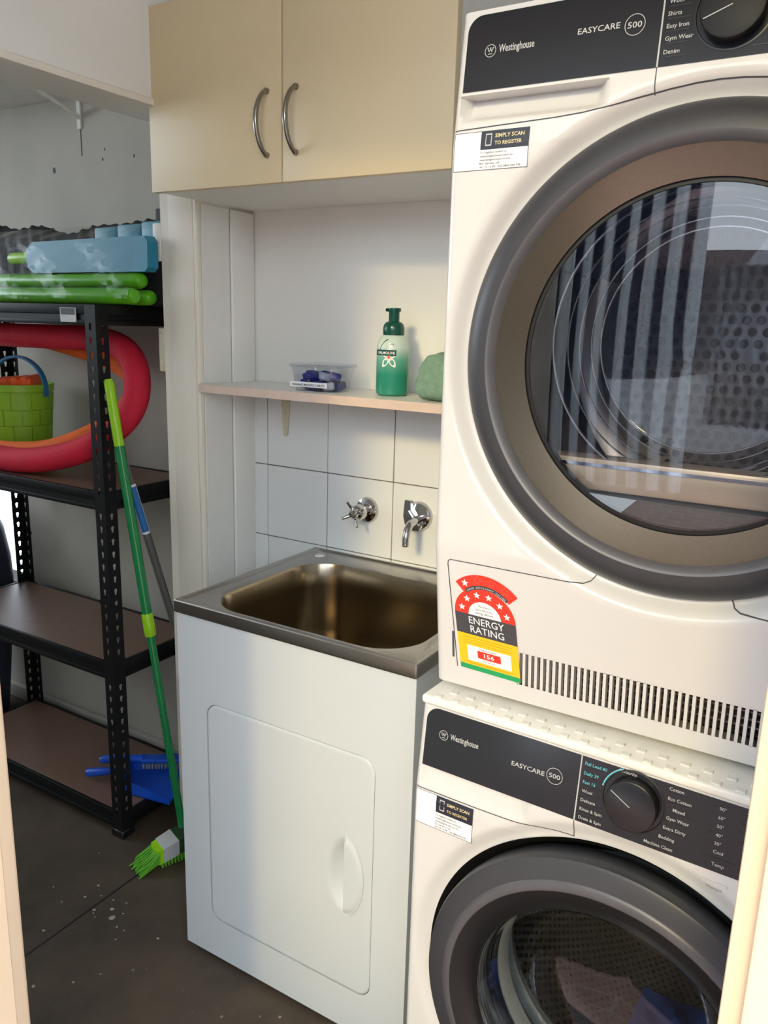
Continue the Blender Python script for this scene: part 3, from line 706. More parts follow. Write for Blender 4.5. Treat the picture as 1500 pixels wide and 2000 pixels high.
        for s_, x, h in (('Favourite', 0.282, 0.8290), ('Cotton', 0.3420, 0.8265), ('Eco Cotton', 0.3420, 0.8145), ('Mixed', 0.3490, 0.8020), ('Gym Wear', 0.3430, 0.7905), ('Extra Dirty', 0.3410, 0.7780), ('Bedding', 0.3375, 0.7655), ('Machine Clean', 0.3215, 0.7535)):
            L2.text(s_, x, h, PF(o), height=0.0040, bold=0.006); line(x - 0.002, x + 0.024, h - 0.0030)
        for s_, h in (('90\u00b0', 0.8220), ('60\u00b0', 0.8115), ('50\u00b0', 0.8010), ('40\u00b0', 0.7905), ('30\u00b0', 0.7805), ('Cold', 0.7705)):
            L2.text(s_, 0.3985, h, PF(o), height=0.0040); LN.flat([(0.3905, h + 0.0022), (0.3945, h + 0.0022), (0.3945, h + 0.0034), (0.3905, h + 0.0034)], [(0, 1, 2, 3)], PF(o))
        for s_, h in (('1200', 0.8220), ('800', 0.8115), ('600', 0.8010), ('400', 0.7905)):
            L2.text(s_, 0.4325, h, PF(o), height=0.0040); LN.flat([(0.4235, h + 0.0022), (0.4275, h + 0.0022), (0.4275, h + 0.0034), (0.4235, h + 0.0034)], [(0, 1, 2, 3)], PF(o))
        L2.text('Temp', 0.3985, 0.7555, PF(o), height=0.0042); L2.text('Spin', 0.4300, 0.7555, PF(o), height=0.0042); line(0.3880, 0.4500, 0.7645)
        L3.build('lettering', LETCYAN, fb, smooth=0)
        arc = MB()
        a = [(0.3030 + 0.0395 * math.cos(t), kz + 0.0395 * math.sin(t)) for t in [2.0 + 0.95 * q / 16 for q in range(17)]]
        ribbon(a, 0.0016, 0.0014, PF(0.0014)).build('dial_arc', LETCYAN, fb, smooth=0)
        ob = MB().prism(rrect2(0.3895, 0.4185, 0.7320, 0.7362, 0.0015, 3), lambda x, y, d: (x, f(x, y) - d, y), -0.002, 0.0012).build('power_button', APPL, root)
        MB().text('ON/OFF', 0.3955, 0.7255, P(0.0006), height=0.0036).build('lettering', LETGREY, ob, smooth=0)
    L2.build('lettering', LETTER, fb, smooth=0); LN.build('rule_lines', BLACK, fb, smooth=0)
    # dial
    tilt = 0.018 / 0.15; kx = 0.3045 if dryer else 0.3030
    def kn(r, t, a): return (kx + r * math.cos(t), base(kz + r * math.sin(t)) + a, kz + r * math.sin(t))
    MB().lathe([(0.0385, -0.0012), (0.0385, -0.0018), (0.0368, -0.0022), (0.035, 0.0005), (0.030, 0.001)], 64, kn).build('dial_well', BLACK, root)
    kb = MB().lathe([(0.0312, -0.0005), (0.0312, -0.0135), (0.0303, -0.0158), (0.0285, -0.0165), (0.0001, -0.0165)], 64, kn).build('dial', mat('dial_metal_' + kind, (26, 26, 28) if dryer else (62, 62, 64), 0.5 if dryer else 0.30, metal=0.0 if dryer else 0.85, aniso=0.0 if dryer else 0.7, spec=0.25), root, smooth=35)
    pa = (2.62 if not dryer else 3.5)
    q = MB(); c_, s_ = math.cos(pa), math.sin(pa)
    for r0, r1 in ((0.0, 0.028),):
        q.flat([(kx + r0 * c_ - 0.0005 * s_, kz + r0 * s_ + 0.0005 * c_), (kx + r1 * c_ - 0.0005 * s_, kz + r1 * s_ + 0.0005 * c_), (kx + r1 * c_ + 0.0005 * s_, kz + r1 * s_ - 0.0005 * c_), (kx + r0 * c_ + 0.0005 * s_, kz + r0 * s_ - 0.0005 * c_)], [(0, 1, 2, 3)], PF(0.0170))
    q.build('pointer', LETTER, kb, smooth=0)
    # registration sticker (its square code is left off)
    su0, su1, sh0, sh1 = (0.0052, 0.1003, 0.6725, 0.7155) if dryer else (0.0045, 0.0965, 0.6590, 0.7110)
    st = MB().flat(*tess(rrect2(su0, su1, sh0, sh1, 0.003, 4)), lambda x, y: (x, f(x, y) - 0.0004, y))
    VV = []; FF = []
    st = MB(); nx_ = 24
    def strip(m_, u0, u1, h0, h1, o_):
        hs = [h0, 0.70, h1] if h0 < 0.70 < h1 else [h0, h1]
        vs = [(u0 + (u1 - u0) * k / nx_, h) for h in hs for k in range(nx_ + 1)]
        m_.flat(vs, [(q * (nx_ + 1) + k, q * (nx_ + 1) + k + 1, (q + 1) * (nx_ + 1) + k + 1, (q + 1) * (nx_ + 1) + k) for q in range(len(hs) - 1) for k in range(nx_)], lambda x, y: (x, f(x, y, False) - o_, y)); return m_
    stk = strip(MB(), su0, su1, sh0, sh1, 0.0004).build('register_sticker', STICK, root, smooth=0)
    fr = MB()
    for a in ((su0, su1, sh0, sh0 + 0.0006), (su0, su1, sh1 - 0.0006, sh1), (su0, su0 + 0.0006, sh0, sh1), (su1 - 0.0006, su1, sh0, sh1)): strip(fr, *a, 0.0006)
    fr.build('border', INK, stk, smooth=0)
    bu0 = su0 + 0.37 * (su1 - su0); bh0 = sh0 + 0.52 * (sh1 - sh0)
    bn = strip(MB(), bu0, su1, bh0, sh1, 0.0008).build('banner', STICKN, stk, smooth=0)
    PS = lambda x, y: (x, f(x, y, False) - 0.0011, y)
    tw = (su1 - bu0); th_ = sh1 - bh0
    MB().text('SIMPLY SCAN', bu0 + tw * 0.30, bh0 + th_ * 0.60, PS, width=tw * 0.60, bold=0.015).text('TO REGISTER', bu0 + tw * 0.30, bh0 + th_ * 0.22, PS, width=tw * 0.56, bold=0.015).build('lettering', GOLD, stk, smooth=0)
    MB().flat(*tess([(bu0 + tw * 0.10, bh0 + th_ * 0.18), (bu0 + tw * 0.23, bh0 + th_ * 0.18), (bu0 + tw * 0.23, bh0 + th_ * 0.84), (bu0 + tw * 0.10, bh0 + th_ * 0.84)], [(bu0 + tw * 0.115, bh0 + th_ * 0.25), (bu0 + tw * 0.215, bh0 + th_ * 0.25), (bu0 + tw * 0.215, bh0 + th_ * 0.77), (bu0 + tw * 0.115, bh0 + th_ * 0.77)]), PS).build('phone_symbol', LETTER, stk, smooth=0)
    sm = MB(); lh = (bh0 - sh0) / 5.6
    for k, (s_, wv) in enumerate((('To register online at', 0.56), ('westinghouse.com.au', 0.70), ('westinghouse.co.nz', 0.64), ('For Service, call', 0.42), ('AU 13 13 49   NZ 0800 436 245', 0.86))):
        sm.text(s_, bu0, bh0 - lh * (k + 1.05), PS, width=tw * wv, height=lh * 0.55)
    sm.build('lettering', INK, stk, smooth=0)

    # ---------------- door
    def L(r, t, a): return (CXD + r * math.cos(t), a, HZC + r * math.sin(t))
    SEG = 160
    if dryer:
        dr = MB().lathe([(0.262, 0.040), (0.2685, 0.036), (0.2687, 0.0195), (0.2670, 0.012), (0.2630, 0.005), (0.2570, -0.001), (0.2500, -0.0055), (0.2420, -0.0085), (0.2335, -0.0100)], SEG, L).build('door', RINGD, root)
        MB().lathe([(0.2335, -0.0100), (0.2300, -0.0092), (0.2235, -0.0012)], SEG, L).build('inner_ring', RINGL, dr)
        MB().lathe([(0.2235, -0.0012), (0.2222, 0.0), (0.1935, 0.0195)], SEG, L).build('metal_ring', RINGM, dr)
        MB().lathe([(0.1935, 0.0195), (0.1930, 0.0230), (0.1890, 0.0225), (0.1870, 0.0250), (0.1870, 0.030)], SEG, L).build('glass_seal', RUBBER, dr)
        MB().lathe([(0.1890, 0.0235), (0.15, 0.0222), (0.10, 0.0213), (0.05, 0.0208), (0.0001, 0.0206)], SEG, L).build('glass', DGLASS, dr)
        def B(r, t, a): return (CXD + r * math.cos(t), a, HZC + 0.022 + r * math.sin(t))
        MB().lathe([(0.166, 0.040), (0.162, 0.046), (0.158, 0.075), (0.154, 0.105), (0.146, 0.122), (0.132, 0.130), (0.0001, 0.134)], 96, B).build('inner_bowl', BOWL, dr)
        rg = MB()
        for r, a, w_ in ((0.1665, 0.043, 0.0020), (0.1590, 0.074, 0.0011), (0.1545, 0.106, 0.0016), (0.1440, 0.122, 0.0012), (0.134, 0.130, 0.0014)):
            rg.tube([B(r, 2 * PI * k / 96, a) for k in range(96)], w_, 6, closed=True)
        rg.build('bowl_rim', HRIM, dr)
        # collar between glass and drum, drum, perforated back
        MB().lathe([(0.187, 0.030), (0.192, 0.036), (0.205, 0.060), (0.235, 0.085), (0.262, 0.095)], 96, L).build('drum_collar', BLACK, root)
        dm_ = MB().lathe([(0.250, 0.085), (0.285, 0.095), (0.285, 0.46), (0.278, 0.478), (0.262, 0.486), (0.235, 0.488)], 96, L).build('drum', DRUM, root)
        db = MB().lathe([(0.240, 0.488), (0.225, 0.482), (0.0001, 0.480)], 96, L).build('drum_back', DRUMB, root)
        hl = MB(); rm = MB()
        hx = 0.0212
        for i in range(-13, 14):
            for j in range(-14, 15):
                x = (i + 0.5 * (j % 2)) * hx; z = j * hx * 0.866
                r = math.hypot(x, z)
                if r > 0.214 or r < 0.012: continue
                ya = 0.4795
                hl.add([(CXD + x, ya - 0.0006, HZC + z)] + [(CXD + x + 0.0054 * math.cos(2 * PI * k / 10), ya - 0.0006, HZC + z + 0.0054 * math.sin(2 * PI * k / 10)) for k in range(10)], [(0, 1 + k, 1 + (k + 1) % 10) for k in range(10)])
                n0 = 10
                rm.add([(CXD + x + q_ * math.cos(2 * PI * k / 10), ya - d_, HZC + z + q_ * math.sin(2 * PI * k / 10)) for q_, d_ in ((0.0074, 0.0), (0.0066, 0.0016), (0.0053, 0.0004)) for k in range(10)], [(a_ * 10 + k, a_ * 10 + (k + 1) % 10, a_ * 10 + 10 + (k + 1) % 10, a_ * 10 + 10 + k) for a_ in (0, 1) for k in range(10)])
        ho = hl.build('air_holes', HOLE, db, smooth=0); ho['kind'] = 'stuff'
        ro = rm.build('hole_rims', HRIM, db, smooth=60); ro['kind'] = 'stuff'
        # lint filter flange along the bottom of the opening
        lf = MB().box(CXD - 0.175, CXD + 0.175, 0.036, 0.075, HZC - 0.158, HZC - 0.118, 0.004, 2).build('lint_filter', FILT, root)
        MB().box(CXD - 0.165, CXD + 0.165, 0.034, 0.0365, HZC - 0.128, HZC - 0.124).build('filter_lip', CHROME, lf, smooth=0)
        MB().box(CXD - 0.19, CXD + 0.19, 0.050, 0.060, HZC - 0.215, HZC - 0.155).build('lower_shroud', mat('shroud_grey', (70, 74, 76), 0.5), root, smooth=0)
        vn_ = MB()
        for k in range(3):
            a = 0.5 + 2 * PI * k / 3
            c_, s_ = math.cos(a), math.sin(a)
            V_ = []
            for y_ in (0.11, 0.47):
                for (rad, tan) in ((0.284, -0.035), (0.225, -0.010), (0.225, 0.010), (0.284, 0.035)): V_.append((CXD + rad * c_ - tan * s_, y_, HZC + rad * s_ + tan * c_))
            vn_.add(V_, [(0, 1, 5, 4), (1, 2, 6, 5), (2, 3, 7, 6), (0, 1, 2, 3), (4, 5, 6, 7)])
        vn_.build('drum_vanes', DRUM, dm_, smooth=0)
        # filter access panel seams
        ribbon([(0.0345, 0.033), (0.0220, 0.184), (0.0225, 0.189), (0.0260, 0.191), (0.205, 0.191), (0.212, 0.194), (0.217, 0.201)], 0.0013).build('panel_seam', GAP, root, smooth=0)
        ribbon([(0.372, 0.201), (0.376, 0.193), (0.383, 0.190), (0.575, 0.190)], 0.0016).build('panel_seam', GAP, root, smooth=0)
        MB().flat(*tess(rrect2(0.0268, 0.0300, 0.046, 0.086, 0.0012, 3)), P(0.0006)).build('panel_slot', GAP, root, smooth=0)
        # vent grille: dark recess, fins, bars
        vg = MB().box(VU0 - 0.002, VU1 + 0.002, 0.052, 0.055, VH0 - 0.004, VH1 + 0.004).build('vent_grille', BLACK, root, smooth=0)
        fins = MB()
        for k in range(5): fins.box(VU0, VU1, 0.042, 0.050, VH0 + 0.004 + k * 0.0095, VH0 + 0.006 + k * 0.0095)
        fins.build('cooling_fins', DRUM, vg, smooth=0)
        pitch = 0.00822; nsl = int((VU1 - VU0) / pitch)
        s0 = None
        for k in range(nsl + 1):
            x = VU0 + 0.0001 + k * pitch
            if s0 is None:
                me_ = MB(); w2 = 0.00195
                vs = [(sx, base(h) + dv, h) for h in (VH0 - 0.001, VH1 + 0.001) for dv in (0.0, 0.010) for sx in (-w2, w2)]
                me_.add(vs, [(0, 1, 5, 4), (2, 6, 7, 3), (0, 4, 6, 2), (1, 3, 7, 5), (0, 2, 3, 1), (4, 5, 7, 6)])
                s0 = me_.build('slat', APPL, vg, smooth=0); s0.location = (x, 0, 0)
            else: share(s0, 'slat', vg, (x, 0, 0))
        # ---------------- energy rating label
        cx0 = 0.0760
        tl_ = lambda h: 0.14 * max(0.0, 0.118 - h)     # label is stuck on slightly askew
        E = lambda o_: (lambda x, y: (x + (0.115 - y) * 0.10, base(y - (x - cx0) * 0.03) - o_, y - (x - cx0) * 0.03))
        R_ = 0.0440
        half = [(cx0 + R_ * math.cos(PI * k / 32), 0.1165 + R_ * 0.92 * math.sin(PI * k / 32)) for k in range(33)]
        el = MB().flat(*tess([(cx0 + R_, 0.0330), ] + half + [(cx0 - R_, 0.0330)]), E(0.0005)).build('energy_label', RED, root, smooth=0)
        arc = [(cx0 + 0.004 + 0.0610 * math.cos(a), 0.1165 + 0.0600 * math.sin(a)) for a in [0.72 + 1.62 * k / 24 for k in range(25)]]
        arc2 = [(cx0 + 0.004 + 0.0440 * math.cos(a), 0.1165 + 0.0420 * math.sin(a)) for a in [2.34 - 1.62 * k / 24 for k in range(25)]]
        MB().flat(*tess(arc + arc2), E(0.0006)).build('top_arc', RED, el, smooth=0)
        arc3 = [(cx0 + 0.004 + 0.0468 * math.cos(a), 0.1165 + 0.0455 * math.sin(a)) for a in [0.80 + 1.46 * k / 24 for k in range(25)]]
        arc4 = [(cx0 + 0.004 + 0.0420 * math.cos(a), 0.1165 + 0.0400 * math.sin(a)) for a in [2.26 - 1.46 * k / 24 for k in range(25)]]
        MB().flat(*tess(arc3 + arc4), E(0.0008)).build('arc_band', DKGREY, el, smooth=0)
        at = MB(); s_ = 'SUPER EFFICIENCY RATING'
        for k, ch in enumerate(s_):
            if ch == ' ': continue
            a = 2.22 - 1.36 * (k + 0.5) / len(s_)
            at.text(ch, cx0 + 0.004 + 0.0430 * math.cos(a), 0.1165 + 0.0413 * math.sin(a), E(0.0011), height=0.0022, align='C', rot=a - PI / 2, bold=0.01)
        MB().flat(*tess([(cx0 + R_, 0.0865), (cx0 + R_, 0.1165), (cx0 - R_, 0.1165), (cx0 - R_, 0.0865)]), E(0.0008)).build('grey_band', DKGREY, el, smooth=0)
        MB().flat(*tess([(cx0 + R_, 0.0405), (cx0 + R_, 0.0865), (cx0 - R_, 0.0865), (cx0 - R_, 0.0405)]), E(0.0008)).build('yellow_band', YEL, el, smooth=0)
        MB().flat(*tess([(cx0 + R_, 0.0330), (cx0 + R_, 0.0405), (cx0 - R_, 0.0405), (cx0 - R_, 0.0330)]), E(0.0008)).build('green_band', GRN, el, smooth=0)
        inner = [(cx0 + 0.0235 * math.cos(PI * k / 24), 0.1165 + 0.0215 * math.sin(PI * k / 24)) for k in range(25)]
        MB().flat(*tess(inner), E(0.0008)).build('white_dome', STICK, el, smooth=0)
        wt = at
        for k in range(6):
            a = PI - (k + 0.55) * PI / 6.1; x, y = cx0 + 0.0338 * math.cos(a), 0.1165 + 0.0310 * math.sin(a)
            wt.flat(*tess([(x + sx * 0.0052, y + sy * 0.0052) for sx, sy in STAR]), E(0.0010))
        a = 2.13; wt.flat(*tess([(cx0 + 0.004 + 0.0535 * math.cos(a) + sx * 0.0056, 0.1165 + 0.0522 * math.sin(a) + sy * 0.0056) for sx, sy in STAR]), E(0.0010))
        wt.text('ENERGY', cx0 + 0.0015, 0.1035, E(0.0011), width=0.051, height=0.0100, align='C', bold=0.004); wt.text('RATING', cx0 + 0.0015, 0.0905, E(0.0011), width=0.049, height=0.0100, align='C', bold=0.004)
        wt.flat(*tess([(cx0 + 0.033, 0.0470), (cx0 + 0.033, 0.0700), (cx0 - 0.031, 0.0700), (cx0 - 0.031, 0.0470)]), E(0.0010))
        wt.build('white_print', STICK, el, smooth=0)
        ps = MB()
        for a in (1.76, 1.38, 1.00): 
            x, y = cx0 + 0.004 + 0.0535 * math.cos(a), 0.1165 + 0.0522 * math.sin(a)
            ps.flat(*tess([(x + sx * 0.0068, y + sy * 0.0068) for sx, sy in STAR], [(x + sx * 0.0054, y + sy * 0.0054) for sx, sy in STAR]), E(0.0009))
        ps.build('outline_stars', PALERED, el, smooth=0)
        MB().flat(*tess([(cx0 + 0.018, 0.0535), (cx0 + 0.018, 0.0645), (cx0 - 0.016, 0.0645), (cx0 - 0.016, 0.0535)]), E(0.0013)).build('red_box', RED, el, smooth=0)
        MB().text('156', cx0 + 0.001, 0.0562, E(0.0016), width=0.015, height=0.0058, align='C', bold=0.015).build('lettering', STICK, el, smooth=0)
        it = MB().text('The more', cx0, 0.1300, E(0.0011), height=0.0030, align='C').text('stars the more', cx0, 0.1248, E(0.0011), height=0.0030, align='C').text('energy efficient', cx0, 0.1198, E(0.0011), height=0.0030, align='C')
        it.text('Energy consumption', cx0, 0.0662, E(0.0013), height=0.0022, align='C').text('kWh per year', cx0, 0.0497, E(0.0013), height=0.0022, align='C')
        it.build('lettering', INK, el, smooth=0)
        yk = MB()
        for k, y in enumerate((0.0815, 0.0775, 0.0735, 0.0440, 0.0424)):
            w_ = (0.036, 0.032, 0.034, 0.036, 0.03)[k]; yk.flat([(cx0 - w_, y), (cx0 + w_, y), (cx0 + w_, y + 0.0007), (cx0 - w_, y + 0.0007)], [(0, 1, 2, 3)], E(0.0010))
        yk.build('fine_print', YINK, el, smooth=0)
    else:
        MB().lathe([(RH + 0.001, 0.007), (RH - 0.002, 0.012), (0.250, 0.030), (0.235, 0.045)], SEG, L).build('door_recess', RUBBER, root)
        dr = MB().lathe([(0.235, 0.030), (0.247, 0.020), (0.2510, 0.000), (0.2512, -0.014), (0.2495, -0.0195), (0.2460, -0.0215), (0.2235, -0.0262)], SEG, L).build('door', RINGD, root)
        MB().lathe([(0.2235, -0.0262), (0.2215, -0.0285), (0.2125, -0.0300), (0.2105, -0.0295)], SEG, L).build('inner_ring', RINGL, dr)
        MB().lathe([(0.2105, -0.0295), (0.1960, -0.0260), (0.1800, -0.0180), (0.1765, -0.0140), (0.1760, -0.004)], SEG, L).build('bezel', BLACK, dr)
        MB().lathe([(0.1765, -0.0100), (0.1740, -0.0060), (0.1710, 0.0100), (0.1690, 0.040)], SEG, L).build('glass_rim', CHROME, dr)
        MB().lathe([(0.1760, -0.0120), (0.1700, -0.0085), (0.1580, 0.020), (0.1450, 0.065), (0.1250, 0.095), (0.0900, 0.108), (0.0001, 0.112)], 128, L).build('glass', WGLASS, dr)
        MB().lathe([(0.200, 0.030), (0.178, 0.035), (0.166, 0.050), (0.164, 0.066), (0.176, 0.078), (0.184, 0.090), (0.176, 0.104), (0.180, 0.118), (0.205, 0.125)], 96, L).build('gasket', GASK, root)
        dm_ = MB().lathe([(0.186, 0.118), (0.215, 0.122), (0.238, 0.135), (0.242, 0.150), (0.242, 0.47), (0.23, 0.485), (0.0001, 0.49)], 96, L).build('drum', mat('washer_drum_steel', (150, 147, 143), 0.22, metal=0.9), root)
        hl = MB()
        nring = 0
        for y_ in [0.156 + 0.0105 * k for k in range(30)]:
            nring += 1
            for k in range(112):
                t = 2 * PI * (k + 0.5 * (nring % 2)) / 112
                c_, s_ = math.cos(t), math.sin(t); R0 = 0.2405
                ctr = (CXD + R0 * c_, y_, HZC + R0 * s_)
                pts = [(CXD + R0 * c_ - 0.0034 * math.cos(q_) * s_, y_ + 0.0030 * math.sin(q_), HZC + R0 * s_ + 0.0034 * math.cos(q_) * c_) for q_ in [2 * PI * z_ / 6 for z_ in range(6)]]
                hl.add(pts, [(0, 1, 2, 3, 4, 5)])
        for rr_ in range(4, 21):
            R0 = rr_ * 0.0108; n_ = int(2 * PI * R0 / 0.0125)
            for k in range(n_):
                t = 2 * PI * k / n_; x, z = R0 * math.cos(t), R0 * math.sin(t)
                hl.add([(CXD + x + 0.0032 * math.cos(q_), 0.4835, HZC + z + 0.0032 * math.sin(q_)) for q_ in [2 * PI * z_ / 6 for z_ in range(6)]], [(0, 1, 2, 3, 4, 5)])
        ho = hl.build('drum_holes', HOLE, dm_, smooth=0); ho['kind'] = 'stuff'
        for k in range(3):
            a = 0.95 + 2 * PI * k / 3; c_, s_ = math.cos(a), math.sin(a); V_ = []
            for y_ in (0.16, 0.46):
                for (rad, tan) in ((0.241, -0.032), (0.205, -0.014), (0.192, 0.0), (0.205, 0.014), (0.241, 0.032)): V_.append((CXD + rad * c_ - tan * s_, y_, HZC + rad * s_ + tan * c_))
            MB().add(V_, [(i, i + 1, i + 6, i + 5) for i in range(4)] + [(0, 1, 2, 3, 4), (5, 6, 7, 8, 9)]).build('lifter', DRUM, dm_, smooth=60)
    return f, base

HZD = 1.3152 + 0.003 - 0.8588
wm = thing('washing_machine', 'white front-loading washing machine standing under the dryer', 'washing machine', (0.6478, -0.1721, 0), math.radians(-2.4068))
machine('washer', wm, 0.4648, 0.2615)
# feet and the top plate with its rows of stacking pads
for x in (0.06, 0.535):
    for y in (0.06, 0.54): MB().lathe([(0.0001, 0.0), (0.022, 0.0), (0.022, 0.012), (0.010, 0.014), (0.010, 0.03), (0.0001, 0.03)], 20, lambda r, t, a, x=x, y=y: (x + r * math.cos(t), y + r * math.sin(t), a)).build('foot', BLACK, wm)
tpz0, tpz1 = 0.8368, 0.8500
tpl = MB().box(0.0005, 0.5985, 0.011, 0.60, tpz0, tpz1, 0.005, 4).build('top_plate', WHITE, wm)
pd = None
for row, (yy, off) in enumerate(((0.0195, 0.0), (0.040, 0.013))):
    for k in range(22):
        x = 0.024 + off + k * 0.0262
        if x > 0.585: continue
        if pd is None: pd = MB().box(-0.0055, 0.0055, -0.0048, 0.0048, 0, 0.0022, 0.0009, 1).build('stacking_pad', WHITE, tpl); pd.location = (x, yy, tpz1 - 0.0004)
        else: share(pd, 'stacking_pad', tpl, (x, yy, tpz1 - 0.0004))
dy = thing('tumble_dryer', 'white tumble dryer with large round door stacked on the washer', 'dryer', (0.6543, -0.1556, 0.8588), math.radians(-0.0673))
machine('dryer', dy, HZD, 0.2640)
MB().box(0.02, 0.577, 0.075, 0.58, -0.0070, 0.006).build('base', BLACK, dy, smooth=0)
# garment inside the washer
gm = MB(); V = []; F = []
for j in range(15):
    for i in range(25):
        a = -PI / 2 + 0.42 * (i / 12 - 1) + 0.30; y = 0.17 + 0.20 * j / 14; r = 0.236 - 0.040 * math.sin(PI * j / 14) * math.sin(PI * i / 24) * (1 + 0.5 * math.sin(i * 0.9 + j * 0.7))
        V.append((0.2985 + r * math.cos(a), y, 0.4648 + r * math.sin(a)))
for j in range(14):
    for i in range(24): F.append((j * 25 + i, j * 25 + i + 1, j * 25 + 26 + i, j * 25 + 25 + i))
g = gm.add(V, F).build('garment', JEAN, None, smooth=80); g.location = wm.location; g.rotation_euler = wm.rotation_euler
tag(g, 'blue garment lying in the drum of the washing machine', 'clothing')

# ================================================================== STEEL SHELVING RACK
RX, RY = -0.4052, 0.1798
RWD, RDP = 0.775, 0.305
rk = thing('shelving_rack', 'black bolt-together steel shelving rack with brown boards', 'shelving', (RX, RY, 0))
FLW = 0.036; PT = 0.032
key = []
for k in range(7): key.append((FLW * 0.52 + 0.0052 * math.cos(-0.75 + (PI + 1.5) * k / 6), 0.0185 + 0.0052 * math.sin(-0.75 + (PI + 1.5) * k / 6)))
key += [(FLW * 0.52 - 0.0026, 0.0070), (FLW * 0.52 + 0.0026, 0.0070)]
def post(name, sx, sy, px, py, z1=1.380):
    m = MB(); n = int(z1 / PT)
    for k in range(n + 1):
        z = k * PT; h = min(PT, z1 - z)
        if h < 0.004: continue
        oc = [(0.0, z), (FLW, z), (FLW, z + h), (0.0, z + h)]
        near = any(abs(z + 0.016 - (q - 0.02)) < 0.020 for q in (0.070, 0.4968, 0.939, 1.3765))
        loops = [oc] + ([[(a, b_ + z) for a, b_ in key]] if h > 0.03 and not near else [])
        V2, T = tess(*loops)
        m.add([(px + sx * x, py, zz) for x, zz in V2], T); m.add([(px + sx * x, py + sy * 0.0016, zz) for x, zz in V2], T)
        m.add([(px, py + sy * x, zz) for x, zz in V2], T); m.add([(px + sx * 0.0016, py + sy * x, zz) for x, zz in V2], T)
    # splice sleeve half-way up and rim strips
    m.box(min(px - sx * 0.001, px + sx * 0.0385), max(px - sx * 0.001, px + sx * 0.0385), min(py - sy * 0.0012, py - sy * 0.0002), max(py - sy * 0.0012, py - sy * 0.0002), 0.655, 0.664)
    o = m.build('post', RACK, rk, smooth=0)
    MB().box(min(px - sx * 0.003, px + sx * 0.041), max(px - sx * 0.003, px + sx * 0.041), min(py - sy * 0.003, py + sy * 0.041), max(py - sy * 0.003, py + sy * 0.041), 0.0, 0.022, 0.002, 1).build('foot_cap', BLACK, o)
post('post', -1, 1, 0.0, 0.0); post('post', -1, -1, 0.0, RDP); post('post', 1, 1, -RWD, 0.0); post('post', 1, -1, -RWD, RDP)
for zs in (0.070, 0.4968, 0.939, 1.3765):
    for y0, s_ in ((0.0022, 1), (RDP - 0.0022, -1)):
        bm_ = MB(); a, b_ = sorted((y0, y0 + s_ * 0.010)); c_, d_ = sorted((y0 + s_ * 0.004, y0 + s_ * 0.008))
        bm_.box(-RWD + 0.002, -0.002, a, b_, zs - 0.022, zs + 0.001, 0.002, 2); bm_.box(-RWD + 0.002, -0.002, c_, d_, zs - 0.036, zs - 0.021); bm_.box(-RWD + 0.002, -0.002, a, b_, zs - 0.046, zs - 0.035, 0.002, 2)
        bm_.build('beam', RACK, rk)
    for x0, s_ in ((-0.0022, -1), (-RWD + 0.0022, 1)):
        bm_ = MB(); a, b_ = sorted((x0, x0 + s_ * 0.010)); c_, d_ = sorted((x0 + s_ * 0.004, x0 + s_ * 0.008))
        bm_.box(a, b_, 0.003, RDP - 0.003, zs - 0.022, zs + 0.001, 0.002, 2); bm_.box(c_, d_, 0.003, RDP - 0.003, zs - 0.036, zs - 0.021); bm_.box(a, b_, 0.003, RDP - 0.003, zs - 0.046, zs - 0.035, 0.002, 2)
        bm_.build('beam', RACK, rk)
    MB().box(-RWD + 0.013, -0.013, 0.013, RDP - 0.013, zs - 0.012, zs - 0.001, 0.0008, 1).build('board', MDF, rk)
lb = MB().box(-0.121, -0.066, -0.0004, 0.0016, 1.3365, 1.3690).build('maker_label', LETTER, rk, smooth=0)
MB().box(-0.118, -0.069, -0.0010, -0.0003, 1.3530, 1.3675).build('dark_print', INK, lb, smooth=0)

# ================================================================== ON THE RACK
def smoothpath(P, n=10, closed=False):
    P = [Vector(p) for p in P]; out = []
    for i in range(len(P) - 1):
        p0, p1, p2, p3 = P[max(i - 1, 0)], P[i], P[i + 1], P[min(i + 2, len(P) - 1)]
        for k in range(n):
            t = k / n; out.append(0.5 * ((2 * p1) + (-p0 + p2) * t + (2 * p0 - 5 * p1 + 4 * p2 - p3) * t * t + (-p0 + 3 * p1 - 3 * p2 + p3) * t ** 3))
    out.append(P[-1]); return out
ZB2 = 0.939
NR = 0.033
pk = smoothpath([(-1.16, 0.216, ZB2 + NR + 0.001), (-0.95, 0.216, ZB2 + NR + 0.001), (-0.75, 0.226, ZB2 + NR + 0.004), (-0.58, 0.262, ZB2 + NR + 0.045), (-0.478, 0.31, 1.095), (-0.452, 0.335, 1.175), (-0.495, 0.355, 1.255), (-0.61, 0.37, 1.290), (-0.80, 0.37, 1.293), (-1.00, 0.37, 1.292), (-1.16, 0.37, 1.292)], 8)
tag(MB().tube(pk, NR, 20).build('pool_noodle', PINK, None, smooth=60), 'pink foam pool noodle bent into a loop on the rack', 'pool noodle', 'pool noodles on the rack')
og = smoothpath([(-1.16, 0.2812, ZB2 + NR + 0.000), (-0.95, 0.2815, ZB2 + NR + 0.002), (-0.78, 0.302, ZB2 + NR + 0.018), (-0.66, 0.345, 1.035), (-0.585, 0.392, 1.09), (-0.555, 0.418, 1.15), (-0.585, 0.435, 1.205), (-0.69, 0.442, 1.243), (-0.84, 0.443, 1.270), (-1.00, 0.443, 1.290), (-1.16, 0.443, 1.292)], 8)
tag(MB().tube(og, NR - 0.004, 20).build('pool_noodle', ORNG, None, smooth=60), 'orange foam pool noodle nested behind the pink one', 'pool noodle', 'pool noodles on the rack')
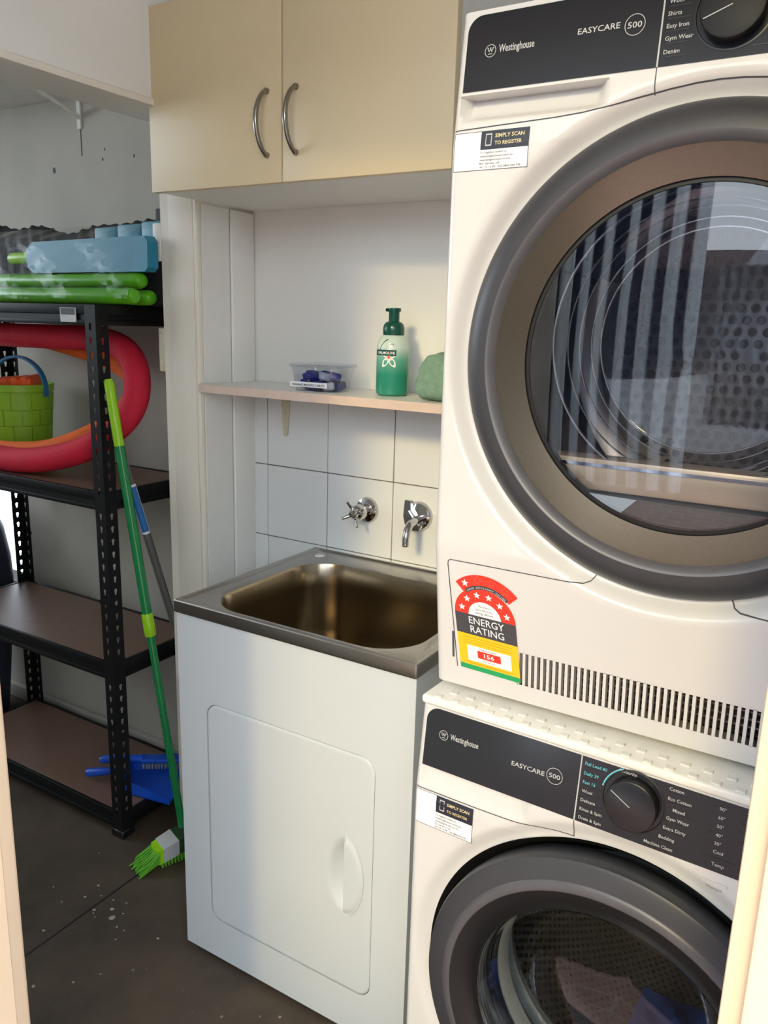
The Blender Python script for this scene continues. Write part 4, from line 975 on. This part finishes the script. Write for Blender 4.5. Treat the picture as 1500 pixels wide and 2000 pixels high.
# bucket
bk = thing('sand_bucket', 'lime green sand bucket with blue handle inside the noodle loop', 'bucket', (-1.022, 0.3978, ZB2 + 0.0))
RBt, RBb, HBk = 0.093, 0.074, 0.215
MB().lathe([(0.0001, 0.001), (RBb, 0.001), (RBb + 0.001, 0.004), (RBt - 0.002, HBk - 0.022), (RBt + 0.003, HBk - 0.020), (RBt + 0.004, HBk - 0.002), (RBt + 0.003, HBk), (RBt - 0.002, HBk - 0.001), (RBb - 0.003, 0.006), (0.0001, 0.006)], 64).build('body', BUCK, bk)
def bs(t, z, o=0.0): 
    r = RBb + 0.001 + (RBt - 0.003 - RBb) * z / (HBk - 0.022) + o; return (r * math.cos(t), r * math.sin(t), z)
nb = 11
for row in range(4):
    z0 = 0.006 + row * 0.046; z1 = z0 + 0.0435
    for k in range(nb):
        t0 = 2 * PI * (k + 0.5 * (row % 2)) / nb + 0.020; t1 = t0 + 2 * PI / nb - 0.040
        P_ = [bs(t0 + (t1 - t0) * q / 4, z, o_) for o_ in (0.0, 0.0036) for z in (z0, z1) for q in range(5)]
        F_ = [(10 + q, 11 + q, 16 + q, 15 + q) for q in range(4)] + [(q, q + 1, 11 + q, 10 + q) for q in range(4)] + [(5 + q, 6 + q, 16 + q, 15 + q) for q in range(4)] + [(0, 5, 15, 10), (4, 9, 19, 14)]
        MB().add(P_, F_).build('moulded_brick', BUCK, bk, smooth=30)
hdl = [(0.098 * math.cos(t), 0.0, HBk - 0.012 + 0.088 * math.sin(t)) for t in [PI * k / 28 for k in range(29)]]
hm = MB()
for k in range(28):
    a, b_ = Vector(hdl[k]), Vector(hdl[k + 1])
    na = Vector((math.cos(PI * k / 28), 0, math.sin(PI * k / 28))); nb_ = Vector((math.cos(PI * (k + 1) / 28), 0, math.sin(PI * (k + 1) / 28)))
    V_ = [(p + n_ * s_ * 0.003 + Vector((0, y_, 0)))[:] for p, n_ in ((a, na), (b_, nb_)) for s_ in (-1, 1) for y_ in (-0.008, 0.008)]
    hm.add(V_, [(0, 1, 5, 4), (2, 6, 7, 3), (0, 4, 6, 2), (1, 3, 7, 5)])
for s_ in (-1, 1): hm.box(s_ * 0.098 - 0.0035, s_ * 0.098 + 0.0035, -0.009, 0.009, HBk - 0.036, HBk - 0.008, 0.002, 2)
ho_ = hm.build('handle', BHAND, bk); ho_.rotation_euler = (0, 0, math.radians(12))
ty = MB().box(-0.06, 0.06, -0.035, 0.035, -0.03, 0.025, 0.008, 3)
for k in range(4): ty.box(-0.055 + k * 0.03, -0.037 + k * 0.03, -0.038, 0.038, -0.01, 0.028, 0.004, 2)
tyo = ty.build('sand_toy', TOYO, None, loc=(-1.012, 0.387, ZB2 + HBk - 0.008)); tyo.rotation_euler = (0.05, -0.10, 0.45)
tag(tyo, 'orange ribbed plastic toy sticking out of the green bucket', 'toy')

# cricket set in plastic on the top shelf
Z3 = 1.3775
bat = thing('toy_bat', 'blue plastic toy bat with lime handle on the top shelf', 'toy bat', (-0.365, 0.270, Z3 + 0.075), 0.0)
bl = [(-0.395, 0.0), (-0.385, -0.012), (-0.372, 0.0 - 0.018), (-0.35, -0.0), (-0.35, 0.0)]
blade = [(-0.378, 0.030), (-0.372, 0.012), (-0.352, 0.000), (0.045, 0.000), (0.055, 0.010), (0.056, 0.065), (0.046, 0.078), (-0.350, 0.074), (-0.366, 0.064), (-0.378, 0.048)]
MB().prism(blade, lambda x, y, d: (x, d, y), -0.016, 0.016).build('blade', BATB, bat, smooth=30)
MB().tube([(-0.370, 0, 0.038), (-0.40, 0, 0.038), (-0.455, 0, 0.037), (-0.462, 0, 0.037)], [0.0135, 0.0145, 0.0145, 0.011], 14).build('grip', LIME, bat)
def bar(nm, x0, x1, y, z, rz, ry, label):
    m = MB(); n = 18; prof = [(math.cos(t) * ry, math.sin(t) * rz) for t in [2 * PI * k / n for k in range(n)]]
    xs = [x0, x0 + 0.004, x0 + 0.014, x1 - 0.014, x1 - 0.004, x1]; sc = [0.6, 0.85, 1, 1, 0.85, 0.6]
    for x, s_ in zip(xs, sc): m.v += [(x - x0, py * s_, pz * s_) for py, pz in prof]
    for i in range(len(xs) - 1):
        for k in range(n): m.f.append((i * n + k, i * n + (k + 1) % n, (i + 1) * n + (k + 1) % n, (i + 1) * n + k))
    m.f += [tuple(range(n)), tuple((len(xs) - 1) * n + k for k in range(n))]
    tag(m.build(nm, GRNB, None, smooth=50, loc=(x0, y, z)), label, 'toy stump', 'green stumps in the plastic wrap')
bar('toy_stump', -0.985, -0.318, 0.225, Z3 + 0.020, 0.0185, 0.02, 'lower green plastic stump lying along the top shelf front')
bar('toy_stump', -0.960, -0.340, 0.268, Z3 + 0.056, 0.0185, 0.02, 'upper green plastic stump lying under the blue bat')
bar('toy_stump', -0.960, -0.345, 0.300, Z3 + 0.019, 0.018, 0.018, 'green plastic stump hidden behind the other two stumps')
bs_ = thing('stump_base', 'pale blue plastic stump base leaning behind the blue bat', 'toy', (-0.52, 0.345, Z3), 0.0)
for k in range(3): MB().box(-0.055 + k * 0.083, 0.022 + k * 0.083, -0.016, 0.016, 0.118, 0.186 + 0.004 * k, 0.005, 2).build('block', BATP, bs_)
MB().box(-0.055, 0.19, -0.012, 0.018, 0.106, 0.122, 0.004, 2).build('plate', BATP, bs_)
# black bag behind and clear film around
bg_ = MB(); V = []; F = []
NI, NJ = 60, 14
for i in range(NI + 1):
    t = i / NI; x = -1.15 + 0.82 * t
    hgt = 0.195 + 0.020 * math.sin(t * 9) * (1 - t) + 0.012 * math.sin(t * 23) * (1 - t) + 0.012 * t
    for j in range(NJ + 1):
        a = PI * j / NJ
        y = 0.405 - 0.034 * math.cos(a) + 0.004 * math.sin(i * 1.7 + j); z = hgt * (math.sin(a) ** 0.35 if 0 < j < NJ else 0) + (0.004 * math.sin(i * 2.1 + j * 1.3) if 0 < j < NJ else 0)
        V.append((x, y, Z3 + max(0.0, z)))
for i in range(NI):
    for j in range(NJ): q = i * (NJ + 1) + j; F.append((q, q + 1, q + NJ + 2, q + NJ + 1))
F += [tuple(range(NJ + 1)), tuple(NI * (NJ + 1) + j for j in range(NJ + 1))]
bg_.add(V, F); bgo = bg_.build('black_bag', BAGB, None, smooth=70)
tag(bgo, 'crumpled black carry bag standing along the back of top shelf', 'bag')
MB().box(-0.58, -0.325, 0.328, 0.372, Z3, Z3 + 0.105, 0.008, 2).build('bag_pocket', BAGB, bgo)
MB().box(-0.425, -0.385, 0.39, 0.42, Z3 + 0.190, Z3 + 0.232, 0.004, 2).build('strap_loop', BAGB, bgo)
fm = MB(); V = []; F = []; NI, NJ = 90, 22
rnd = [random.uniform(-1, 1) for _ in range(400)]
for i in range(NI + 1):
    x = -1.02 + 0.71 * i / NI
    for j in range(NJ + 1):
        s_ = j / NJ
        y = 0.192 + (0.040 * s_ if s_ < 0.8 else 0.032 + 0.30 * (s_ - 0.8)); z = 0.012 + 0.170 * s_
        wv = 0.0030 * math.sin(x * 30 + s_ * 7) + 0.0016 * math.sin(x * 51 - s_ * 19 + 1.0) + 0.0008 * math.sin(x * 120 + s_ * 36)
        V.append((x, y + wv, Z3 + z + 0.002 * math.sin(x * 30)))
for i in range(NI):
    for j in range(NJ): q = i * (NJ + 1) + j; F.append((q, q + 1, q + NJ + 2, q + NJ + 1))
tag(fm.add(V, F).build('plastic_wrap', FILM, None, smooth=80), 'crinkled clear plastic wrap over the blue and green toys', 'plastic wrap')

# blue dustpan and brush on the lowest board
ZL = 0.070
dp = thing('dustpan', 'blue plastic dustpan on the lowest board of the rack', 'dustpan', (-0.470, 0.330, ZL), math.radians(28))
pan = MB(); 
pan.prism([(-0.06, -0.055), (0.095, -0.105), (0.095, 0.105), (-0.06, 0.055)], lambda x, y, d: (x, y, d), 0.001, 0.004)
for s_ in (-1, 1):
    V_ = [(-0.06, s_ * 0.055, 0.001), (0.095, s_ * 0.105, 0.001), (0.095, s_ * 0.105, 0.018), (-0.06, s_ * 0.055, 0.045), (-0.06, s_ * 0.052, 0.001), (0.095, s_ * 0.102, 0.001), (0.095, s_ * 0.102, 0.018), (-0.06, s_ * 0.052, 0.045)]
    pan.add(V_, [(0, 1, 2, 3), (4, 7, 6, 5), (3, 2, 6, 7), (1, 5, 6, 2), (0, 4, 5, 1), (0, 3, 7, 4)])
pan.box(-0.063, -0.060, -0.055, 0.055, 0.001, 0.046)
pan.build('pan', BLUEP, dp, smooth=0)
MB().tube([(-0.06, 0, 0.030), (-0.10, 0, 0.030), (-0.17, 0, 0.020), (-0.178, 0, 0.019)], [0.011, 0.010, 0.013, 0.009], 12).build('handle', BLUEP, dp)
hb = thing('hand_brush', 'blue hand brush resting on top of the dustpan', 'brush', (-0.452, 0.352, ZL + 0.046), math.radians(36))
MB().box(-0.045, 0.10, -0.018, 0.018, 0.016, 0.030, 0.005, 3).build('head', BLUEP, hb)
MB().tube([(-0.04, 0, 0.024), (-0.08, 0, 0.027), (-0.15, 0, 0.024), (-0.158, 0, 0.023)], [0.012, 0.009, 0.012, 0.008], 12).build('handle', BLUEP, hb)
bq = MB()
for i in range(16):
    for j in range(5):
        x = -0.038 + 0.0088 * i; y = -0.013 + 0.0065 * j; bq.tube([(x, y, 0.017), (x + random.uniform(-.003, .003), y * 1.2 + random.uniform(-.002, .002), 0.001)], 0.0022, 5)
bo_ = bq.build('bristles', BRISTG, hb); bo_['kind'] = 'stuff'

# broom and mop handles leaning on the rack side
bm0 = thing('broom', 'green broom with long pole leaning against the black rack', 'broom', (-0.205, 0.205, 0.0))
O = Vector((-0.205, 0.205, 0.0))
PB, PTp = Vector((-0.25, 0.228, 0.167)), Vector((-0.3905, 0.1995, 1.185))
def along(z): return PB + (PTp - PB) * ((z - PB.z) / (PTp.z - PB.z)) - O
MB().tube([along(0.075), along(0.60)], 0.0098, 16).build('lower_pole', POLEG, bm0)
MB().tube([along(0.62), along(1.055)], 0.0118, 16).build('upper_pole', POLEG, bm0)
MB().tube([along(0.588), along(0.592), along(0.642), along(0.646)], [0.0125, 0.0142, 0.0142, 0.0125], 16).build('clamp_collar', LIME, bm0)
MB().tube([along(1.055), along(1.20), along(1.21)], [0.0119, 0.0119, 0.008], 16).build('grip', LIME, bm0)
bh = MB(); dirv = Vector((0.010, 0.160, 0)).normalized()
hx = Vector((-0.35, -0.94, 0)).normalized(); hy = Vector((0.94, -0.35, 0)).normalized()
def hl_(a, b_, z): return (hx * a + hy * b_ + Vector((-0.028, 0.022, z)))[:]
bh.prism([(-0.05, -0.028), (0.035, -0.028), (0.075, -0.024), (0.080, 0.0), (0.075, 0.024), (0.035, 0.028), (-0.05, 0.028)], lambda x, y, d: hl_(x, y, d - 0.25 * max(0, x)), 0.030, 0.068)
bh.build('head', LIME, bm0, smooth=30)
lbm = MB().prism([(0.022, -0.0294), (0.062, -0.0270), (0.062, 0.0270), (0.022, 0.0294)], lambda x, y, d: hl_(x, y, d - 0.25 * max(0, x)), 0.0295, 0.0690).build('sleeve_label', LETTER, bm0, smooth=0)
MB().prism([(-0.045, -0.0275), (0.021, -0.0275), (0.021, 0.0275), (-0.045, 0.0275)], lambda x, y, d: hl_(x, y * 1.06, d - 0.25 * max(0, x)), 0.0295, 0.0690).build('sleeve_band', mat('label_dark_green', (34, 66, 34), 0.5), bm0, smooth=0)
br2 = MB()
for i in range(7):
    for j in range(9):
        b_ = -0.022 + 0.0055 * j; z0 = 0.018 + 0.0045 * i
        br2.tube([hl_(0.070, b_, z0), hl_(0.128 + random.uniform(-.004, .004) - 0.004 * i, b_ * 1.35 + random.uniform(-.002, .002), 0.002 + 0.0035 * i)], [0.0027, 0.0021], 5)
for i in range(14):
    for j in range(7):
        br2.tube([hl_(-0.045 + 0.0085 * i, -0.021 + 0.007 * j, 0.034 - 0.25 * max(0, -0.045 + 0.0085 * i)), hl_(-0.045 + 0.0085 * i, (-0.021 + 0.007 * j) * 1.15, 0.001)], 0.0026, 5)
bo_ = br2.build('bristles', BRIST, bm0); bo_['kind'] = 'stuff'

mp = thing('mop', 'grey mop pole with blue label leaning beside the green broom', 'mop', (-0.336, 0.490, 0.0))
O2 = Vector((-0.336, 0.490, 0.0)); M0, M1 = Vector((-0.336, 0.486, 0.05)), Vector((-0.391, 0.235, 1.0))
def al2(z): return M0 + (M1 - M0) * ((z - M0.z) / (M1.z - M0.z)) - O2
MB().tube([al2(0.03), al2(1.0)], 0.0100, 14).build('pole', POLEY, mp)
ax = (M1 - M0).normalized(); vw = (CAM - Vector((-0.37, 0.25, 0.9))).normalized(); sd_ = ax.cross(vw).normalized(); fr_ = sd_.cross(ax).normalized()
if fr_.dot(vw) < 0: fr_ = -fr_
def lab(x, z, o): 
    a = x / 0.0100; return (al2(z) + sd_ * (0.0100 + o) * math.sin(a) + fr_ * (0.0100 + o) * math.cos(a))[:]
m1 = MB(); m2 = MB()
for m_, hw, z0, z1, o_ in ((m1, 0.0125, 0.825, 0.955, 0.0004), (m2, 0.0095, 0.831, 0.949, 0.0008)):
    m_.flat([(-hw + 2 * hw * k / 8, z) for z in (z0, z1) for k in range(9)], [(k, k + 1, k + 10, k + 9) for k in range(8)], lambda x, z, o_=o_: lab(x, z, o_))
lo = m1.build('pole_label', STICK, mp); m2.build('blue_print', BLUEL, lo)
MB().lathe([(0.0001, 0.001), (0.020, 0.001), (0.022, 0.02), (0.018, 0.05), (0.012, 0.07), (0.0001, 0.07)], 20).build('mop_head', POLEY, mp)

# navy covered shape at far left, behind the rack end
nv = MB().lathe([(0.0001, 0.001), (0.105, 0.001), (0.118, 0.12), (0.140, 0.34), (0.152, 0.48), (0.150, 0.56), (0.135, 0.66), (0.104, 0.74), (0.055, 0.79), (0.0001, 0.80)], 40)
tag(nv.build('covered_bundle', NAVY, None, smooth=60, loc=(-1.365, 0.375, 0.0)), 'dark navy rounded bundle in front of the bright garage window', 'bundle')

# small fittings on the edge of the wall stub
tag(MB().box(-0.014, 0.010, -0.006, 0.0, -0.042, 0.042, 0.003, 2).build('latch_plate', WHITE, None, loc=(-0.322, 0.302, 1.520)), 'small white latch plate on the wall stub edge beside the top shelf', 'latch plate')
tag(MB().box(-0.020, 0.0, -0.008, 0.014, -0.050, 0.050, 0.002, 2).build('timber_block', BRKT, None, loc=(-0.3105, 0.306, 1.278)), 'cream wooden block fixed to the wall stub below the top shelf', 'block')

# ================================================================== OUTSIDE, SEEN IN REFLECTIONS
cr = MB(); V = []; F = []
for i in range(241):
    x = -0.62 + 0.70 * i / 240
    for z in (0.62, 2.05): V.append((x, 0.018 * math.sin(x * 70) + 0.008 * math.sin(x * 163), z))
for i in range(240): F.append((2 * i, 2 * i + 2, 2 * i + 3, 2 * i + 1))
tag(cr.add(V, F).build('hanging_curtain', CURT, None, smooth=60, loc=(0.45, -2.4, 0)), 'blue and white striped hanging fabric mirrored in the dryer door', 'curtain')
struct(MB().box(-2.2, 5.5, -4.6, -4.5, 0, 2.0).build('wall_added_outside', mat('added_wall_paint', (96, 92, 96), 0.8), smooth=0))  # added unseen wall, blocks the low sky and darkens reflections
